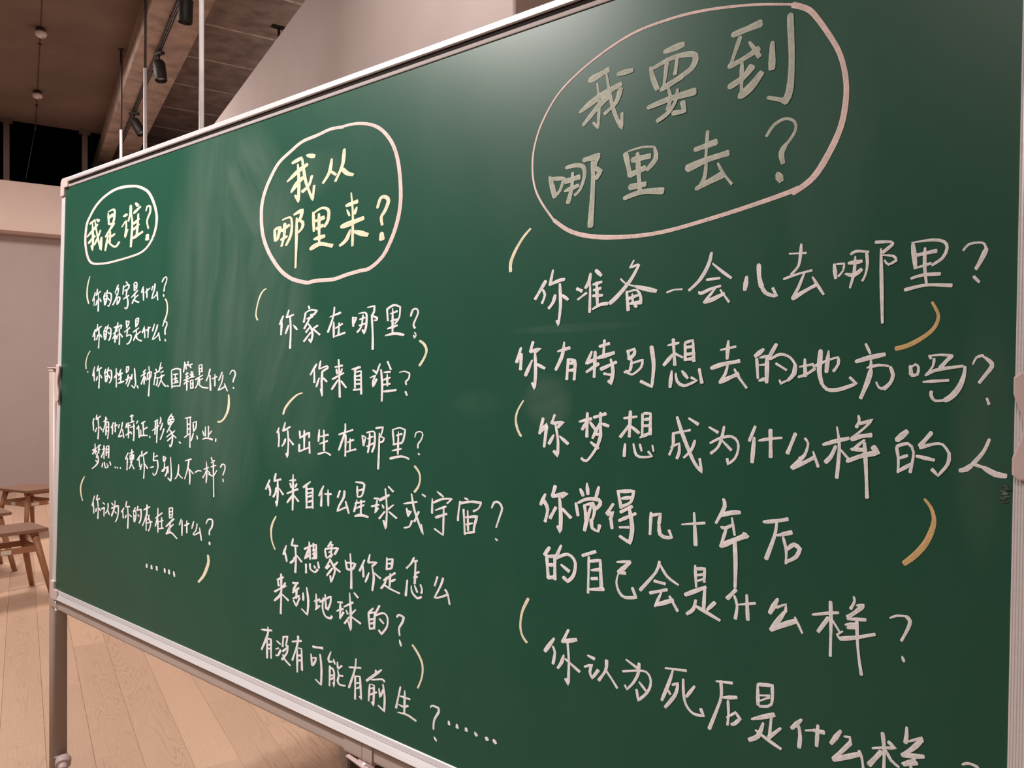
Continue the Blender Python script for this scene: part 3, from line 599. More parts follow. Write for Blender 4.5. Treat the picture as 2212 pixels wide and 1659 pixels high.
w 使 | 3.7 , 1.7 ; 425 -156 417 -165 412 -173 | 3.7 , 1.7 ; 422 -169 421 -200 | 3.6 , 1.7 ; 433 -157 454 -151 | 3.7 , 1.7 ; 436 -162 438 -173 | 3.6 , 1.7 ; 436 -162 456 -158 454 -170 | 3.6 , 1.7 ; 438 -171 454 -168 | 3.6 , 1.7 ; 445 -146 447 -173 439 -190 433 -195 | 3.6 , 1.7 ; 439 -177 460 -194
w 你 | 3.6 , 1.7 ; 490 -157 475 -171 | 3.5 , 1.7 ; 484 -166 489 -186 | 3.5 , 1.7 ; 499 -146 496 -160 | 3.5 , 1.7 ; 496 -160 526 -147 | 3.5 , 1.7 ; 507 -159 513 -183 511 -213 | 3.5 , 1.7 ; 501 -178 492 -193 | 3.5 , 1.7 ; 516 -177 530 -187
w 与 | 3.4 , 1.6 ; 559 -146 558 -164 | 3.4 , 1.6 ; 559 -157 578 -152 | 3.4 , 1.6 ; 556 -166 578 -163 581 -179 572 -196 561 -201 557 -196 | 3.4 , 1.6 ; 542 -184 560 -180
w 别 | 3.3 , 1.6 ; 605 -151 608 -164 | 3.3 , 1.6 ; 607 -151 618 -154 611 -164 | 3.3 , 1.6 ; 601 -185 626 -175 625 -188 617 -198 | 3.3 , 1.6 ; 613 -167 611 -184 600 -188 | 3.2 , 1.6 ; 630 -173 631 -189 | 3.2 , 1.6 ; 641 -151 647 -193 644 -207 631 -201
w 人 | 3.1 , 1.6 ; 679 -165 678 -181 672 -194 663 -200 | 3.1 , 1.6 ; 678 -185 687 -192 698 -195
w 不 | 3 , 1.6 ; 709 -154 736 -148 | 3 , 1.6 ; 725 -151 720 -172 708 -196 | 3 , 1.6 ; 725 -169 731 -185 731 -206 | 3 , 1.5 ; 731 -173 746 -181
w 一 | 2.9 , 1.5 ; 754 -177 767 -172 780 -172
w 样 | 2.9 , 1.5 ; 791 -167 811 -161 | 2.9 , 1.5 ; 801 -149 804 -170 802 -196 | 2.9 , 1.5 ; 801 -169 796 -178 787 -186 | 2.8 , 1.5 ; 804 -167 817 -173 | 2.8 , 1.5 ; 821 -138 826 -145 | 2.8 , 1.5 ; 834 -143 830 -148 | 2.8 , 1.5 ; 822 -150 836 -144 | 2.8 , 1.5 ; 821 -159 842 -154 | 2.8 , 1.5 ; 831 -150 833 -181 836 -224 | 2.8 , 1.5 ; 812 -175 831 -178 846 -165
w ? | 2.7 , 1.5 ; 860 -157 865 -150 876 -150 878 -158 874 -166 870 -173 | 2.7 , 1.5 ; 871 -181 872 -187
y chalk_bracket | 3.9 , 1.8 ; 172 -239 156 -256 149 -273 153 -291 164 -306
w 你 | 4 , 1.8 ; 238 -285 230 -300 224 -314 | 4 , 1.8 ; 232 -303 236 -332 | 4 , 1.8 ; 256 -281 250 -295 | 4 , 1.8 ; 250 -295 271 -289 | 4 , 1.8 ; 257 -294 263 -320 261 -344 | 4 , 1.8 ; 252 -317 248 -326 | 4 , 1.8 ; 268 -315 277 -321
w 认 | 3.9 , 1.8 ; 289 -298 300 -301 | 3.9 , 1.8 ; 281 -316 299 -309 297 -322 298 -333 | 3.9 , 1.8 ; 320 -296 319 -312 306 -324 | 3.9 , 1.8 ; 319 -313 328 -325
w 为 | 3.9 , 1.8 ; 340 -293 349 -298 | 3.9 , 1.8 ; 359 -285 357 -303 341 -327 | 3.8 , 1.7 ; 340 -307 366 -299 378 -295 379 -314 372 -331 364 -339 | 3.8 , 1.7 ; 360 -313 369 -317
w 你 | 3.7 , 1.7 ; 410 -298 396 -310 | 3.7 , 1.7 ; 404 -307 407 -324 | 3.7 , 1.7 ; 424 -279 420 -292 | 3.7 , 1.7 ; 420 -294 441 -291 | 3.7 , 1.7 ; 430 -293 434 -319 433 -347 | 3.7 , 1.7 ; 425 -314 418 -322 | 3.6 , 1.7 ; 440 -311 452 -315
w 的 | 3.6 , 1.7 ; 471 -290 461 -302 | 3.6 , 1.7 ; 462 -304 467 -326 | 3.6 , 1.7 ; 463 -302 473 -297 476 -310 469 -326 | 3.6 , 1.7 ; 464 -313 474 -310 | 3.6 , 1.7 ; 485 -285 481 -296 | 3.5 , 1.7 ; 483 -296 501 -290 503 -303 500 -318 493 -326 | 3.5 , 1.7 ; 486 -305 492 -310
w 存 | 3.4 , 1.7 ; 514 -291 546 -279 | 3.5 , 1.7 ; 531 -276 530 -300 511 -330 | 3.4 , 1.7 ; 529 -306 530 -339 | 3.4 , 1.7 ; 534 -301 544 -300 539 -312 | 3.4 , 1.6 ; 544 -309 552 -323 542 -339 | 3.4 , 1.6 ; 529 -322 560 -314
w 在 | 3.3 , 1.6 ; 574 -304 607 -287 | 3.3 , 1.6 ; 586 -278 585 -300 575 -323 | 3.3 , 1.6 ; 587 -304 589 -336 | 3.3 , 1.6 ; 605 -298 607 -323 | 3.3 , 1.6 ; 593 -310 613 -304 | 3.3 , 1.6 ; 592 -327 616 -322
w 是 | 3.2 , 1.6 ; 640 -272 643 -295 | 3.2 , 1.6 ; 640 -272 656 -269 655 -290 645 -294 | 3.2 , 1.6 ; 642 -280 655 -278 | 3.2 , 1.6 ; 643 -288 655 -285 | 4.3 , 2.1 ; 628 -317 663 -294 | 3.2 , 1.6 ; 647 -303 646 -327 | 3.2 , 1.6 ; 648 -316 663 -307 | 3.2 , 1.6 ; 641 -317 636 -328 629 -334 | 4.2 , 2.1 ; 629 -334 652 -328 680 -338
w 什 | 3.1 , 1.6 ; 697 -290 689 -305 | 3.1 , 1.6 ; 701 -293 702 -328 | 3.7 , 1.9 ; 712 -304 733 -296 | 3 , 1.6 ; 723 -291 724 -319
w 么 | 3 , 1.5 ; 753 -289 745 -306 | 2.9 , 1.5 ; 768 -292 764 -307 751 -318 757 -319 780 -310 | 2.9 , 1.5 ; 779 -300 788 -327
w ? | 3.1 , 1.7 ; 806 -287 814 -277 829 -275 833 -281 830 -292 821 -301 821 -310 | 3.8 , 2 ; 822 -326 823 -332
w chalk_dots | 4.6 , 2.2 ; 537 -421 537 -429 | 5.2 , 2.5 ; 561 -420 562 -428 | 4.8 , 2.3 ; 587 -419 588 -427 | 4.3 , 2.1 ; 626 -417 627 -426 | 4.6 , 2.3 ; 646 -417 648 -426 | 4.2 , 2.1 ; 669 -417 673 -428
y chalk_bracket | 5.1 , 2.7 ; 817 -356 820 -370 812 -388 799 -406 780 -422
p chalk_oval | 5.2 , 3.3 ; 1256 515 1217 518 1177 514 1129 510 1090 497 1050 480 1020 451 1000 420 993 389 999 343 1022 302 1062 263 1100 242 1133 233 1158 229 1182 231 1235 230 1276 236 1310 240 1340 243 1372 260 1391 282 1407 311 1416 342 1417 374 1410 419 1396 454 1373 481 1346 499 1313 510 1282 515 1256 516
y 我 | 6.1 , 3.7 ; 1098 473 1128 478 | 4.7 , 2.8 ; 1116 467 1121 433 1121 392 1110 406 | 6.5 , 3.9 ; 1083 438 1117 453 1147 462 | 6.9 , 4.1 ; 1097 415 1118 431 1135 438 | 4.6 , 2.8 ; 1130 476 1136 453 1145 426 1167 389 1171 417 | 5.3 , 3.2 ; 1163 437 1154 420 1133 410 | 6.3 , 3.9 ; 1146 480 1170 474
y 从 | 4.7 , 2.9 ; 1223 460 1217 436 1198 418 | 4.3 , 2.7 ; 1221 437 1237 428 | 4.8 , 3.1 ; 1260 472 1256 444 1236 416 | 5.4 , 3.5 ; 1256 436 1269 426 1287 420
y 哪 | 5.4 , 3.1 ; 1042 345 1045 322 | 4.9 , 2.9 ; 1044 346 1061 348 1054 326 1045 322 | 4.1 , 2.4 ; 1069 362 1095 364 1101 349 1098 328 1083 309 | 5.6 , 3.3 ; 1067 340 1092 349 | 4.9 , 2.9 ; 1077 354 1076 330 1068 309 | 4.8 , 2.9 ; 1065 322 1086 327 | 5.4 , 3.3 ; 1108 368 1134 374 1131 361 1121 353 | 4.6 , 2.8 ; 1121 356 1137 349 1136 339 1125 331 | 4.3 , 2.6 ; 1117 360 1118 326 1117 261
y 里 | 4.5 , 2.8 ; 1170 365 1173 328 | 4.4 , 2.7 ; 1173 364 1197 370 1217 363 1216 344 1205 333 | 6.1 , 3.8 ; 1177 347 1204 351 | 6.1 , 3.8 ; 1181 332 1201 336 | 4.4 , 2.7 ; 1188 360 1191 301 | 6.1 , 3.8 ; 1175 312 1207 315 | 6.8 , 4.2 ; 1164 294 1192 301 1231 294
y 来 | 3.4 , 2.2 ; 1283 387 1289 348 1290 288 | 6.3 , 4.1 ; 1270 365 1301 369 | 3.2 , 2 ; 1272 357 1280 345 | 4.6 , 3 ; 1300 358 1294 347 | 7.2 , 4.7 ; 1257 327 1319 336 | 5.1 , 3.3 ; 1283 318 1272 301 1254 292 | 6.4 , 4.2 ; 1292 315 1332 304
y ? | 4.3 , 2.9 ; 1357 350 1365 366 1377 367 1386 359 1378 343 1368 332 1371 318 | 7.5 , 5.1 ; 1370 303 1371 292
y chalk_bracket | 2.9 , 1.7 ; 1017 226 1003 220 991 204 983 182 983 169 989 162
w 你 | 3.5 , 2 ; 1079 167 1068 150 | 3.5 , 2 ; 1075 155 1073 129 | 3.4 , 2 ; 1098 178 1091 163 | 3.4 , 2 ; 1091 163 1114 168 | 3.4 , 2 ; 1103 163 1106 136 1105 101 | 3.4 , 2 ; 1098 147 1089 131 | 3.3 , 2 ; 1115 147 1127 138
w 家 | 3.2 , 2 ; 1162 183 1165 178 | 3.3 , 2 ; 1153 170 1148 152 | 3.2 , 2 ; 1154 171 1171 175 1189 173 1180 166 1169 165 | 3.2 , 2 ; 1158 158 1177 162 | 3.2 , 2 ; 1169 160 1161 152 1150 139 | 3.2 , 2 ; 1161 149 1172 140 1177 126 1172 112 1166 118 | 3.2 , 2 ; 1170 143 1156 132 | 3.2 , 2 ; 1171 131 1150 114 | 3.2 , 2 ; 1193 144 1178 138 | 3.2 , 2 ; 1178 138 1200 126
w 在 | 3 , 1.9 ; 1229 159 1261 166 | 3 , 1.9 ; 1242 177 1239 159 1224 130 | 3 , 1.9 ; 1241 149 1242 120 | 3 , 1.9 ; 1257 147 1256 124 | 3 , 1.9 ; 1247 137 1267 145 | 3 , 1.9 ; 1247 122 1275 128
w 哪 | 2.9 , 1.9 ; 1296 156 1298 139 | 2.9 , 1.9 ; 1298 155 1306 155 1299 144 | 2.8 , 1.8 ; 1313 162 1330 163 1335 157 1334 138 1329 125 1324 132 | 2.8 , 1.8 ; 1316 151 1330 154 | 2.8 , 1.8 ; 1315 140 1331 143 | 2.8 , 1.8 ; 1325 159 1321 138 1310 128 | 2.7 , 1.8 ; 1337 172 1356 174 1355 163 1349 157 | 3.1 , 2.1 ; 1349 158 1353 123 1354 96 | 2.7 , 1.8 ; 1352 156 1364 152 1363 148 1357 148
w 里 | 2.6 , 1.8 ; 1389 167 1392 146 | 2.6 , 1.8 ; 1390 167 1407 173 1423 169 1421 151 1410 140 | 2.6 , 1.8 ; 1398 158 1416 162 | 2.6 , 1.8 ; 1399 145 1417 148 | 2.6 , 1.8 ; 1404 167 1405 124 | 2.6 , 1.8 ; 1392 132 1417 137 | 3.2 , 2.2 ; 1387 120 1411 123 1434 120
w ? | 2.5 , 1.7 ; 1450 152 1454 162 1463 164 1468 158 1463 148 1457 137 1461 131 | 1.7 , 1.2 ; 1460 124 1464 119 1460 114 1458 119
y chalk_bracket | 3.2 , 2.2 ; 1473 109 1483 104 1490 93 1485 80 1474 67
w 你 | 3.2 , 2 ; 1192 70 1181 58 1173 49 | 3.2 , 2 ; 1185 58 1186 34 | 3.1 , 1.9 ; 1204 76 1200 61 | 3.1 , 1.9 ; 1200 60 1224 66 1226 62 1211 56 | 3.1 , 1.9 ; 1210 56 1209 33 1212 8 1206 22 | 3.1 , 1.9 ; 1201 43 1193 26 | 3.1 , 1.9 ; 1214 43 1225 36
w 来 | 3 , 1.9 ; 1248 64 1270 67 | 3 , 1.9 ; 1258 78 1261 50 1264 8 | 3 , 1.9 ; 1252 60 1255 51 | 3 , 1.9 ; 1269 61 1265 53 | 3 , 1.9 ; 1241 41 1274 53 | 3 , 1.9 ; 1258 40 1240 22 | 2.9 , 1.9 ; 1267 38 1282 26
w 自 | 2.8 , 1.9 ; 1297 60 1321 64 | 2.8 , 1.9 ; 1316 65 1304 57 | 2.9 , 1.9 ; 1306 57 1307 26 | 2.8 , 1.8 ; 1309 55 1323 57 1325 15 | 2.8 , 1.8 ; 1307 47 1322 49 | 2.8 , 1.8 ; 1309 33 1324 34 | 2.8 , 1.8 ; 1303 22 1324 24 | 2.8 , 1.8 ; 1307 41 1321 41
w 谁 | 2.7 , 1.8 ; 1355 59 1365 54 | 2.7 , 1.8 ; 1349 45 1363 50 1356 38 1357 29 1366 43 | 2.7 , 1.8 ; 1374 70 1365 52 | 2.7 , 1.8 ; 1377 60 1381 35 1381 4 | 2.6 , 1.8 ; 1394 74 1403 60 | 2.6 , 1.8 ; 1385 55 1402 56 | 2.6 , 1.8 ; 1382 41 1402 46 | 2.6 , 1.8 ; 1394 51 1395 31 | 2.6 , 1.8 ; 1385 33 1402 35 | 3.2 , 2.2 ; 1385 21 1418 24
w ? | 2 , 1.4 ; 1425 55 1437 57 1450 54 1449 45 1441 39 1443 34 | 2.5 , 1.7 ; 1441 22 1445 16
y chalk_bracket | 3.2 , 1.9 ; 1149 13 1132 9 1110 -4 1093 -19 1087 -31
w 你 | 3.3 , 1.9 ; 1074 -59 1068 -69 | 3.3 , 1.9 ; 1072 -65 1075 -82 1074 -97 | 3.3 , 1.9 ; 1095 -47 1088 -65 | 3.2 , 1.9 ; 1089 -65 1112 -55 | 3.2 , 1.9 ; 1104 -63 1107 -88 1105 -116 1101 -109 | 3.3 , 1.9 ; 1097 -80 1093 -89 1086 -95 | 3.2 , 1.9 ; 1108 -79 1124 -90
w 出 | 3.1 , 1.9 ; 1143 -62 1145 -76 | 3.1 , 1.9 ; 1145 -75 1174 -63 1174 -73 | 3.1 , 1.9 ; 1158 -60 1159 -96 | 3.1 , 1.9 ; 1143 -88 1143 -102 1175 -92 | 3 , 1.9 ; 1175 -81 1177 -103
w 生 | 3 , 1.8 ; 1205 -56 1203 -79 | 2.9 , 1.8 ; 1209 -69 1233 -64 | 2.9 , 1.8 ; 1219 -56 1221 -95 | 2.9 , 1.8 ; 1207 -83 1231 -76 | 2.9 , 1.8 ; 1203 -103 1225 -98 1241 -102
w 在 | 2.8 , 1.8 ; 1264 -62 1304 -51 | 2.8 , 1.8 ; 1282 -41 1281 -57 1265 -91 | 2.8 , 1.8 ; 1284 -61 1284 -101 | 2.7 , 1.8 ; 1297 -68 1297 -88 | 2.7 , 1.8 ; 1290 -75 1307 -69 | 2.7 , 1.8 ; 1286 -93 1314 -86
w 哪 | 2.7 , 1.7 ; 1330 -60 1335 -78 | 2.6 , 1.7 ; 1332 -60 1340 -63 1335 -75 | 2.6 , 1.7 ; 1343 -54 1361 -51 1365 -58 1364 -76 1358 -88 | 2.6 , 1.7 ; 1346 -65 1360 -60 | 2.6 , 1.7 ; 1344 -79 1362 -72 | 2.6 , 1.7 ; 1351 -55 1351 -73 1347 -90 | 2.5 , 1.7 ; 1367 -45 1386 -42 1384 -51 1380 -58 | 2.5 , 1.7 ; 1377 -53 1377 -86 1376 -117 | 2.5 , 1.7 ; 1380 -59 1390 -61 1387 -67 1380 -69
w 里 | 2.5 , 1.7 ; 1411 -45 1415 -70 | 2.4 , 1.7 ; 1412 -45 1429 -41 1443 -44 1438 -63 1432 -68 | 2.4 , 1.7 ; 1421 -55 1435 -51 | 2.4 , 1.7 ; 1413 -71 1434 -67 | 2.4 , 1.7 ; 1426 -48 1426 -87 | 2.4 , 1.7 ; 1411 -82 1434 -77 | 2.9 , 2 ; 1406 -96 1435 -90 1454 -93
w ? | 1.8 , 1.3 ; 1467 -55 1470 -47 1481 -45 1486 -50 1481 -60 1475 -66 1475 -73 | 2.3 , 1.6 ; 1476 -82 1479 -84
y chalk_bracket | 2.6 , 1.8 ; 1468 -104 1479 -114 1482 -125 1478 -138 1469 -148
w 你 | 3.6 , 2.1 ; 1046 -167 1033 -187 | 3.6 , 2.1 ; 1043 -178 1049 -190 1048 -198 | 3.5 , 2.1 ; 1067 -152 1062 -168 | 3.5 , 2 ; 1062 -168 1085 -162 | 3.5 , 2 ; 1074 -165 1075 -194 1074 -218 1069 -208 | 3.5 , 2.1 ; 1069 -181 1067 -192 1060 -200 | 3.4 , 2 ; 1080 -181 1094 -192
w 来 | 3.3 , 2 ; 1114 -162 1134 -159 | 3.3 , 2 ; 1125 -149 1126 -188 1126 -219 | 3.4 , 2 ; 1116 -167 1120 -175 | 3.3 , 2 ; 1138 -166 1133 -173 | 3.3 , 2 ; 1107 -188 1142 -176 | 3.4 , 2 ; 1124 -191 1108 -206 | 3.3 , 2 ; 1130 -190 1145 -200
w 自 | 3.2 , 2 ; 1181 -158 1159 -171 | 3.2 , 2 ; 1169 -166 1171 -210 | 3.2 , 2 ; 1173 -173 1189 -170 1190 -208 | 3.2 , 2 ; 1173 -181 1187 -178 | 3.2 , 2 ; 1174 -188 1188 -184 | 3.2 , 2 ; 1174 -198 1188 -194 | 3.2 , 2 ; 1169 -209 1190 -206
w 什 | 3.1 , 1.9 ; 1222 -162 1209 -182 | 3.1 , 1.9 ; 1217 -174 1216 -201 | 3 , 1.9 ; 1226 -177 1246 -175 | 3 , 1.9 ; 1236 -168 1238 -198
w 么 | 3 , 1.9 ; 1271 -166 1265 -179 | 2.9 , 1.9 ; 1284 -165 1283 -176 1270 -194 1264 -205 1274 -201 1291 -194 | 2.9 , 1.9 ; 1288 -184 1298 -205
w 星 | 2.8 , 1.8 ; 1315 -146 1336 -146 1339 -152 1333 -169 1321 -172 | 2.8 , 1.8 ; 1320 -153 1321 -170 | 2.8 , 1.8 ; 1322 -161 1336 -157 | 2.8 , 1.8 ; 1320 -178 1313 -200 | 2.8 , 1.8 ; 1315 -185 1342 -178 | 2.8 , 1.8 ; 1319 -193 1340 -185 | 2.8 , 1.8 ; 1332 -177 1332 -206 | 3.7 , 2.4 ; 1316 -208 1332 -204 1352 -205
w 球 | 2.7 , 1.8 ; 1367 -170 1379 -169 | 2.7 , 1.8 ; 1375 -172 1371 -193 | 2.7 , 1.8 ; 1360 -185 1380 -180 | 2.7 , 1.8 ; 1370 -195 1378 -186 | 3.5 , 2.4 ; 1381 -172 1406 -160 | 2.6 , 1.8 ; 1396 -150 1401 -183 1400 -220 1393 -206 | 2.7 , 1.8 ; 1389 -179 1393 -184 | 2.6 , 1.8 ; 1418 -176 1404 -185 | 2.7 , 1.8 ; 1396 -190 1382 -204 | 2.6 , 1.8 ; 1407 -189 1427 -198 | 2.6 , 1.8 ; 1404 -145 1417 -153
w 或 | 2.5 , 1.7 ; 1443 -171 1476 -164 | 2.4 , 1.7 ; 1462 -152 1469 -176 1480 -197 1492 -217 1487 -201 | 2.5 , 1.7 ; 1451 -178 1455 -191 | 2.5 , 1.7 ; 1452 -183 1462 -182 1455 -191 | 2.5 , 1.7 ; 1446 -212 1459 -208 1465 -197 | 2.5 , 1.7 ; 1481 -180 1471 -198 | 2.4 , 1.7 ; 1488 -150 1496 -153
w 宇 | 2.3 , 1.7 ; 1523 -142 1537 -149 | 2.4 , 1.7 ; 1512 -155 1512 -179 | 2.3 , 1.7 ; 1515 -161 1535 -153 1557 -150 1546 -159 | 2.3 , 1.7 ; 1520 -173 1544 -164 | 3.1 , 2.2 ; 1521 -185 1546 -176 | 2.3 , 1.7 ; 1539 -167 1539 -212 1519 -204
w 宙 | 2.2 , 1.6 ; 1585 -146 1592 -148 | 2.2 , 1.6 ; 1575 -152 1572 -169 1571 -184 | 2.9 , 2.2 ; 1576 -155 1600 -150 1620 -150 | 2.1 , 1.6 ; 1620 -150 1615 -159 1604 -165 | 2.2 , 1.6 ; 1583 -164 1587 -204 | 2.6 , 2 ; 1585 -177 1612 -172 1607 -188 1606 -196 | 2.2 , 1.6 ; 1592 -165 1594 -197 | 2.2 , 1.6 ; 1589 -188 1603 -184 | 2.7 , 2 ; 1589 -202 1608 -197
w ? | 2.1 , 1.6 ; 1642 -155 1647 -146 1656 -145 1663 -153 1658 -168 1652 -184 | 2.1 , 1.6 ; 1651 -202 1655 -204
y chalk_bracket | 3.1 , 1.8 ; 1071 -238 1060 -253 1055 -270 1059 -290 1070 -305
w 你 | 3.5 , 2.1 ; 1108 -292 1099 -311 | 3.5 , 2.1 ; 1105 -306 1111 -323 | 3.5 , 2.1 ; 1130 -275 1126 -289 | 3.4 , 2.1 ; 1126 -289 1146 -287 | 3.4 , 2.1 ; 1138 -288 1141 -315 1140 -340 | 3.5 , 2.1 ; 1136 -311 1133 -318 1123 -324 | 3.4 , 2.1 ; 1143 -306 1160 -316
w 想 | 3.3 , 2 ; 1167 -290 1190 -280 | 3.3 , 2 ; 1182 -274 1186 -307 | 3.3 , 2 ; 1181 -289 1169 -309 1184 -299 | 3.3 , 2 ; 1195 -275 1199 -304 | 3.3 , 2 ; 1190 -281 1204 -276 1205 -302 | 3.3 , 2 ; 1193 -289 1203 -286 | 3.3 , 2 ; 1193 -296 1203 -294 | 3.3 , 2 ; 1193 -304 1205 -302 | 3.3 , 2 ; 1174 -318 1175 -335 | 3.3 , 2 ; 1187 -315 1188 -325 1203 -329 1211 -322 | 3.3 , 2 ; 1200 -317 1203 -321 | 3.2 , 2 ; 1211 -308 1215 -319
w 象 | 3.1 , 2 ; 1249 -264 1240 -275 | 3.1 , 2 ; 1245 -270 1254 -269 1248 -276 | 3.2 , 2 ; 1231 -282 1235 -295 | 3.1 , 2 ; 1232 -280 1270 -273 1260 -286 | 3.1 , 2 ; 1243 -285 1251 -282 | 3.1 , 2 ; 1237 -297 1254 -287 | 3.1 , 2 ; 1251 -277 1249 -293 | 3.2 , 2 ; 1247 -299 1235 -316 | 3.1 , 2 ; 1246 -297 1261 -312 1261 -322 1252 -340 1249 -328 | 3.2 , 2 ; 1247 -309 1238 -316 | 3.1 , 2 ; 1255 -313 1239 -329 | 3.1 , 2 ; 1270 -299 1258 -309 | 3.1 , 2 ; 1261 -310 1278 -316
w 中 | 3 , 1.9 ; 1291 -292 1297 -308 | 3 , 1.9 ; 1292 -296 1320 -294 1312 -305 1297 -308 | 3 , 1.9 ; 1305 -278 1309 -311 1310 -341
w 你 | 2.9 , 1.9 ; 1345 -283 1332 -305 | 2.9 , 1.9 ; 1341 -294 1343 -314 | 2.9 , 1.9 ; 1359 -271 1355 -286 | 2.8 , 1.9 ; 1355 -286 1378 -282 1366 -291 | 2.8 , 1.9 ; 1365 -290 1371 -310 1368 -334 | 2.9 , 1.9 ; 1358 -304 1349 -322 | 2.8 , 1.9 ; 1372 -302 1389 -309
w 是 | 2.7 , 1.8 ; 1404 -270 1404 -291 | 2.7 , 1.8 ; 1406 -273 1419 -270 1416 -286 1407 -289 | 2.7 , 1.8 ; 1406 -280 1418 -278 | 3.1 , 2.1 ; 1397 -311 1426 -293 | 2.7 , 1.8 ; 1414 -296 1413 -319 | 2.7 , 1.8 ; 1415 -310 1427 -304 | 2.7 , 1.8 ; 1404 -304 1401 -315 1391 -326 | 2.7 , 1.8 ; 1401 -319 1418 -323 1439 -326
w 怎 | 2.6 , 1.8 ; 1472 -259 1465 -270 1454 -280 | 2.6 , 1.8 ; 1471 -266 1480 -263 | 2.6 , 1.8 ; 1476 -265 1475 -303 | 2.5 , 1.8 ; 1476 -286 1485 -281 | 2.6 , 1.8 ; 1472 -293 1481 -290 | 2.9 , 2 ; 1457 -300 1454 -327 | 2.5 , 1.8 ; 1467 -308 1469 -318 1482 -326 1492 -322 | 2.5 , 1.8 ; 1475 -306 1482 -316 | 2.5 , 1.8 ; 1489 -302 1493 -309 1492 -316
w 么 | 2.4 , 1.7 ; 1528 -282 1522 -298 | 2.4 , 1.7 ; 1541 -282 1536 -295 1522 -318 1534 -315 1550 -308 | 2.4 , 1.7 ; 1546 -300 1552 -306 1557 -322
w 来 | 3.6 , 2.1 ; 1080 -365 1101 -356 | 3.6 , 2.1 ; 1093 -351 1095 -383 1095 -430 | 3.6 , 2.1 ; 1083 -367 1086 -376 | 3.5 , 2.1 ; 1108 -366 1102 -374 | 3.6 , 2.1 ; 1073 -390 1110 -371 | 3.6 , 2.1 ; 1095 -385 1090 -395 1073 -408 | 3.5 , 2.1 ; 1100 -391 1120 -399
w 到 | 3.4 , 2.1 ; 1132 -362 1150 -359 | 3.4 , 2.1 ; 1146 -360 1134 -376 | 3.4 , 2.1 ; 1133 -381 1153 -368 | 3.4 , 2.1 ; 1146 -374 1145 -390 | 3.4 , 2.1 ; 1135 -392 1155 -383 | 3.4 , 2.1 ; 1136 -395 1146 -405 1156 -387 | 3.4 , 2 ; 1167 -375 1168 -389 | 3.3 , 2 ; 1178 -363 1184 -388 1182 -415 1164 -407
w 地 | 3.2 , 2 ; 1202 -385 1219 -378 | 3.2 , 2 ; 1207 -370 1210 -396 | 3.2 , 2 ; 1206 -400 1219 -390 | 3.2 , 2 ; 1219 -383 1252 -366 1251 -379 1243 -393 | 3.2 , 2 ; 1230 -373 1228 -392 1237 -406 1253 -407 1256 -402 | 3.2 , 2 ; 1235 -366 1239 -392
w 球 | 3.1 , 1.9 ; 1272 -373 1286 -371 | 3.1 , 1.9 ; 1280 -372 1280 -401 | 3.1 , 1.9 ; 1270 -390 1289 -382 | 3 , 1.9 ; 1280 -402 1290 -388 | 3 , 1.9 ; 1291 -378 1316 -365 | 3 , 1.9 ; 1306 -350 1310 -381 1312 -417 1303 -401 | 3 , 1.9 ; 1298 -383 1302 -389 | 3 , 1.9 ; 1324 -377 1311 -388 | 3 , 1.9 ; 1306 -394 1294 -408 | 2.9 , 1.9 ; 1314 -392 1339 -399 | 2.9 , 1.9 ; 1319 -347 1330 -354
w 的 | 2.8 , 1.9 ; 1371 -365 1359 -376 | 2.8 , 1.9 ; 1359 -376 1363 -402 | 2.8 , 1.9 ; 1361 -376 1376 -371 1375 -399 | 2.8 , 1.9 ; 1363 -387 1374 -383 | 2.8 , 1.9 ; 1364 -394 1375 -390 | 2.8 , 1.9 ; 1363 -403 1377 -399 | 2.8 , 1.9 ; 1388 -357 1377 -374 | 2.8 , 1.8 ; 1379 -376 1398 -368 1409 -373 1409 -389 1395 -406 1388 -400 | 2.8 , 1.8 ; 1389 -380 1400 -386
w ? | 2.6 , 1.8 ; 1433 -368 1438 -363 1450 -365 1447 -374 1439 -386 1441 -398 | 2.6 , 1.8 ; 1441 -406 1445 -415
w 有 | 3.4 , 2 ; 1029 -476 1066 -470 | 3.4 , 2 ; 1052 -466 1052 -481 1032 -516 | 3.4 , 1.9 ; 1051 -489 1052 -529 | 3.3 , 1.9 ; 1052 -490 1064 -488 1066 -526 | 3.3 , 1.9 ; 1055 -502 1063 -499 | 3.3 , 1.9 ; 1055 -509 1064 -507
w 没 | 3.3 , 1.9 ; 1084 -487 1096 -491 | 2.6 , 1.5 ; 1081 -504 1091 -500 | 3.3 , 1.9 ; 1082 -516 1089 -515 1098 -502 | 3.2 , 1.9 ; 1106 -473 1104 -494 | 3.2 , 1.9 ; 1108 -474 1120 -470 1115 -490 1123 -489 | 3.2 , 1.9 ; 1105 -503 1122 -491 1119 -503 1103 -520 | 3.2 , 1.9 ; 1106 -509 1112 -517 1131 -525
w 有 | 3.1 , 1.9 ; 1135 -477 1165 -469 | 3.1 , 1.9 ; 1154 -462 1152 -479 1137 -513 | 3.1 , 1.9 ; 1152 -487 1154 -532 | 3.1 , 1.9 ; 1156 -485 1166 -484 1169 -525 | 3.1 , 1.9 ; 1155 -500 1166 -497 | 3.1 , 1.9 ; 1155 -510 1166 -506
w 可 | 3.8 , 2.3 ; 1201 -472 1217 -470 1231 -468 | 3 , 1.8 ; 1196 -487 1200 -508 | 3 , 1.8 ; 1200 -494 1212 -490 1209 -499 1201 -508 | 2.9 , 1.8 ; 1224 -481 1229 -507 1229 -538 1212 -532
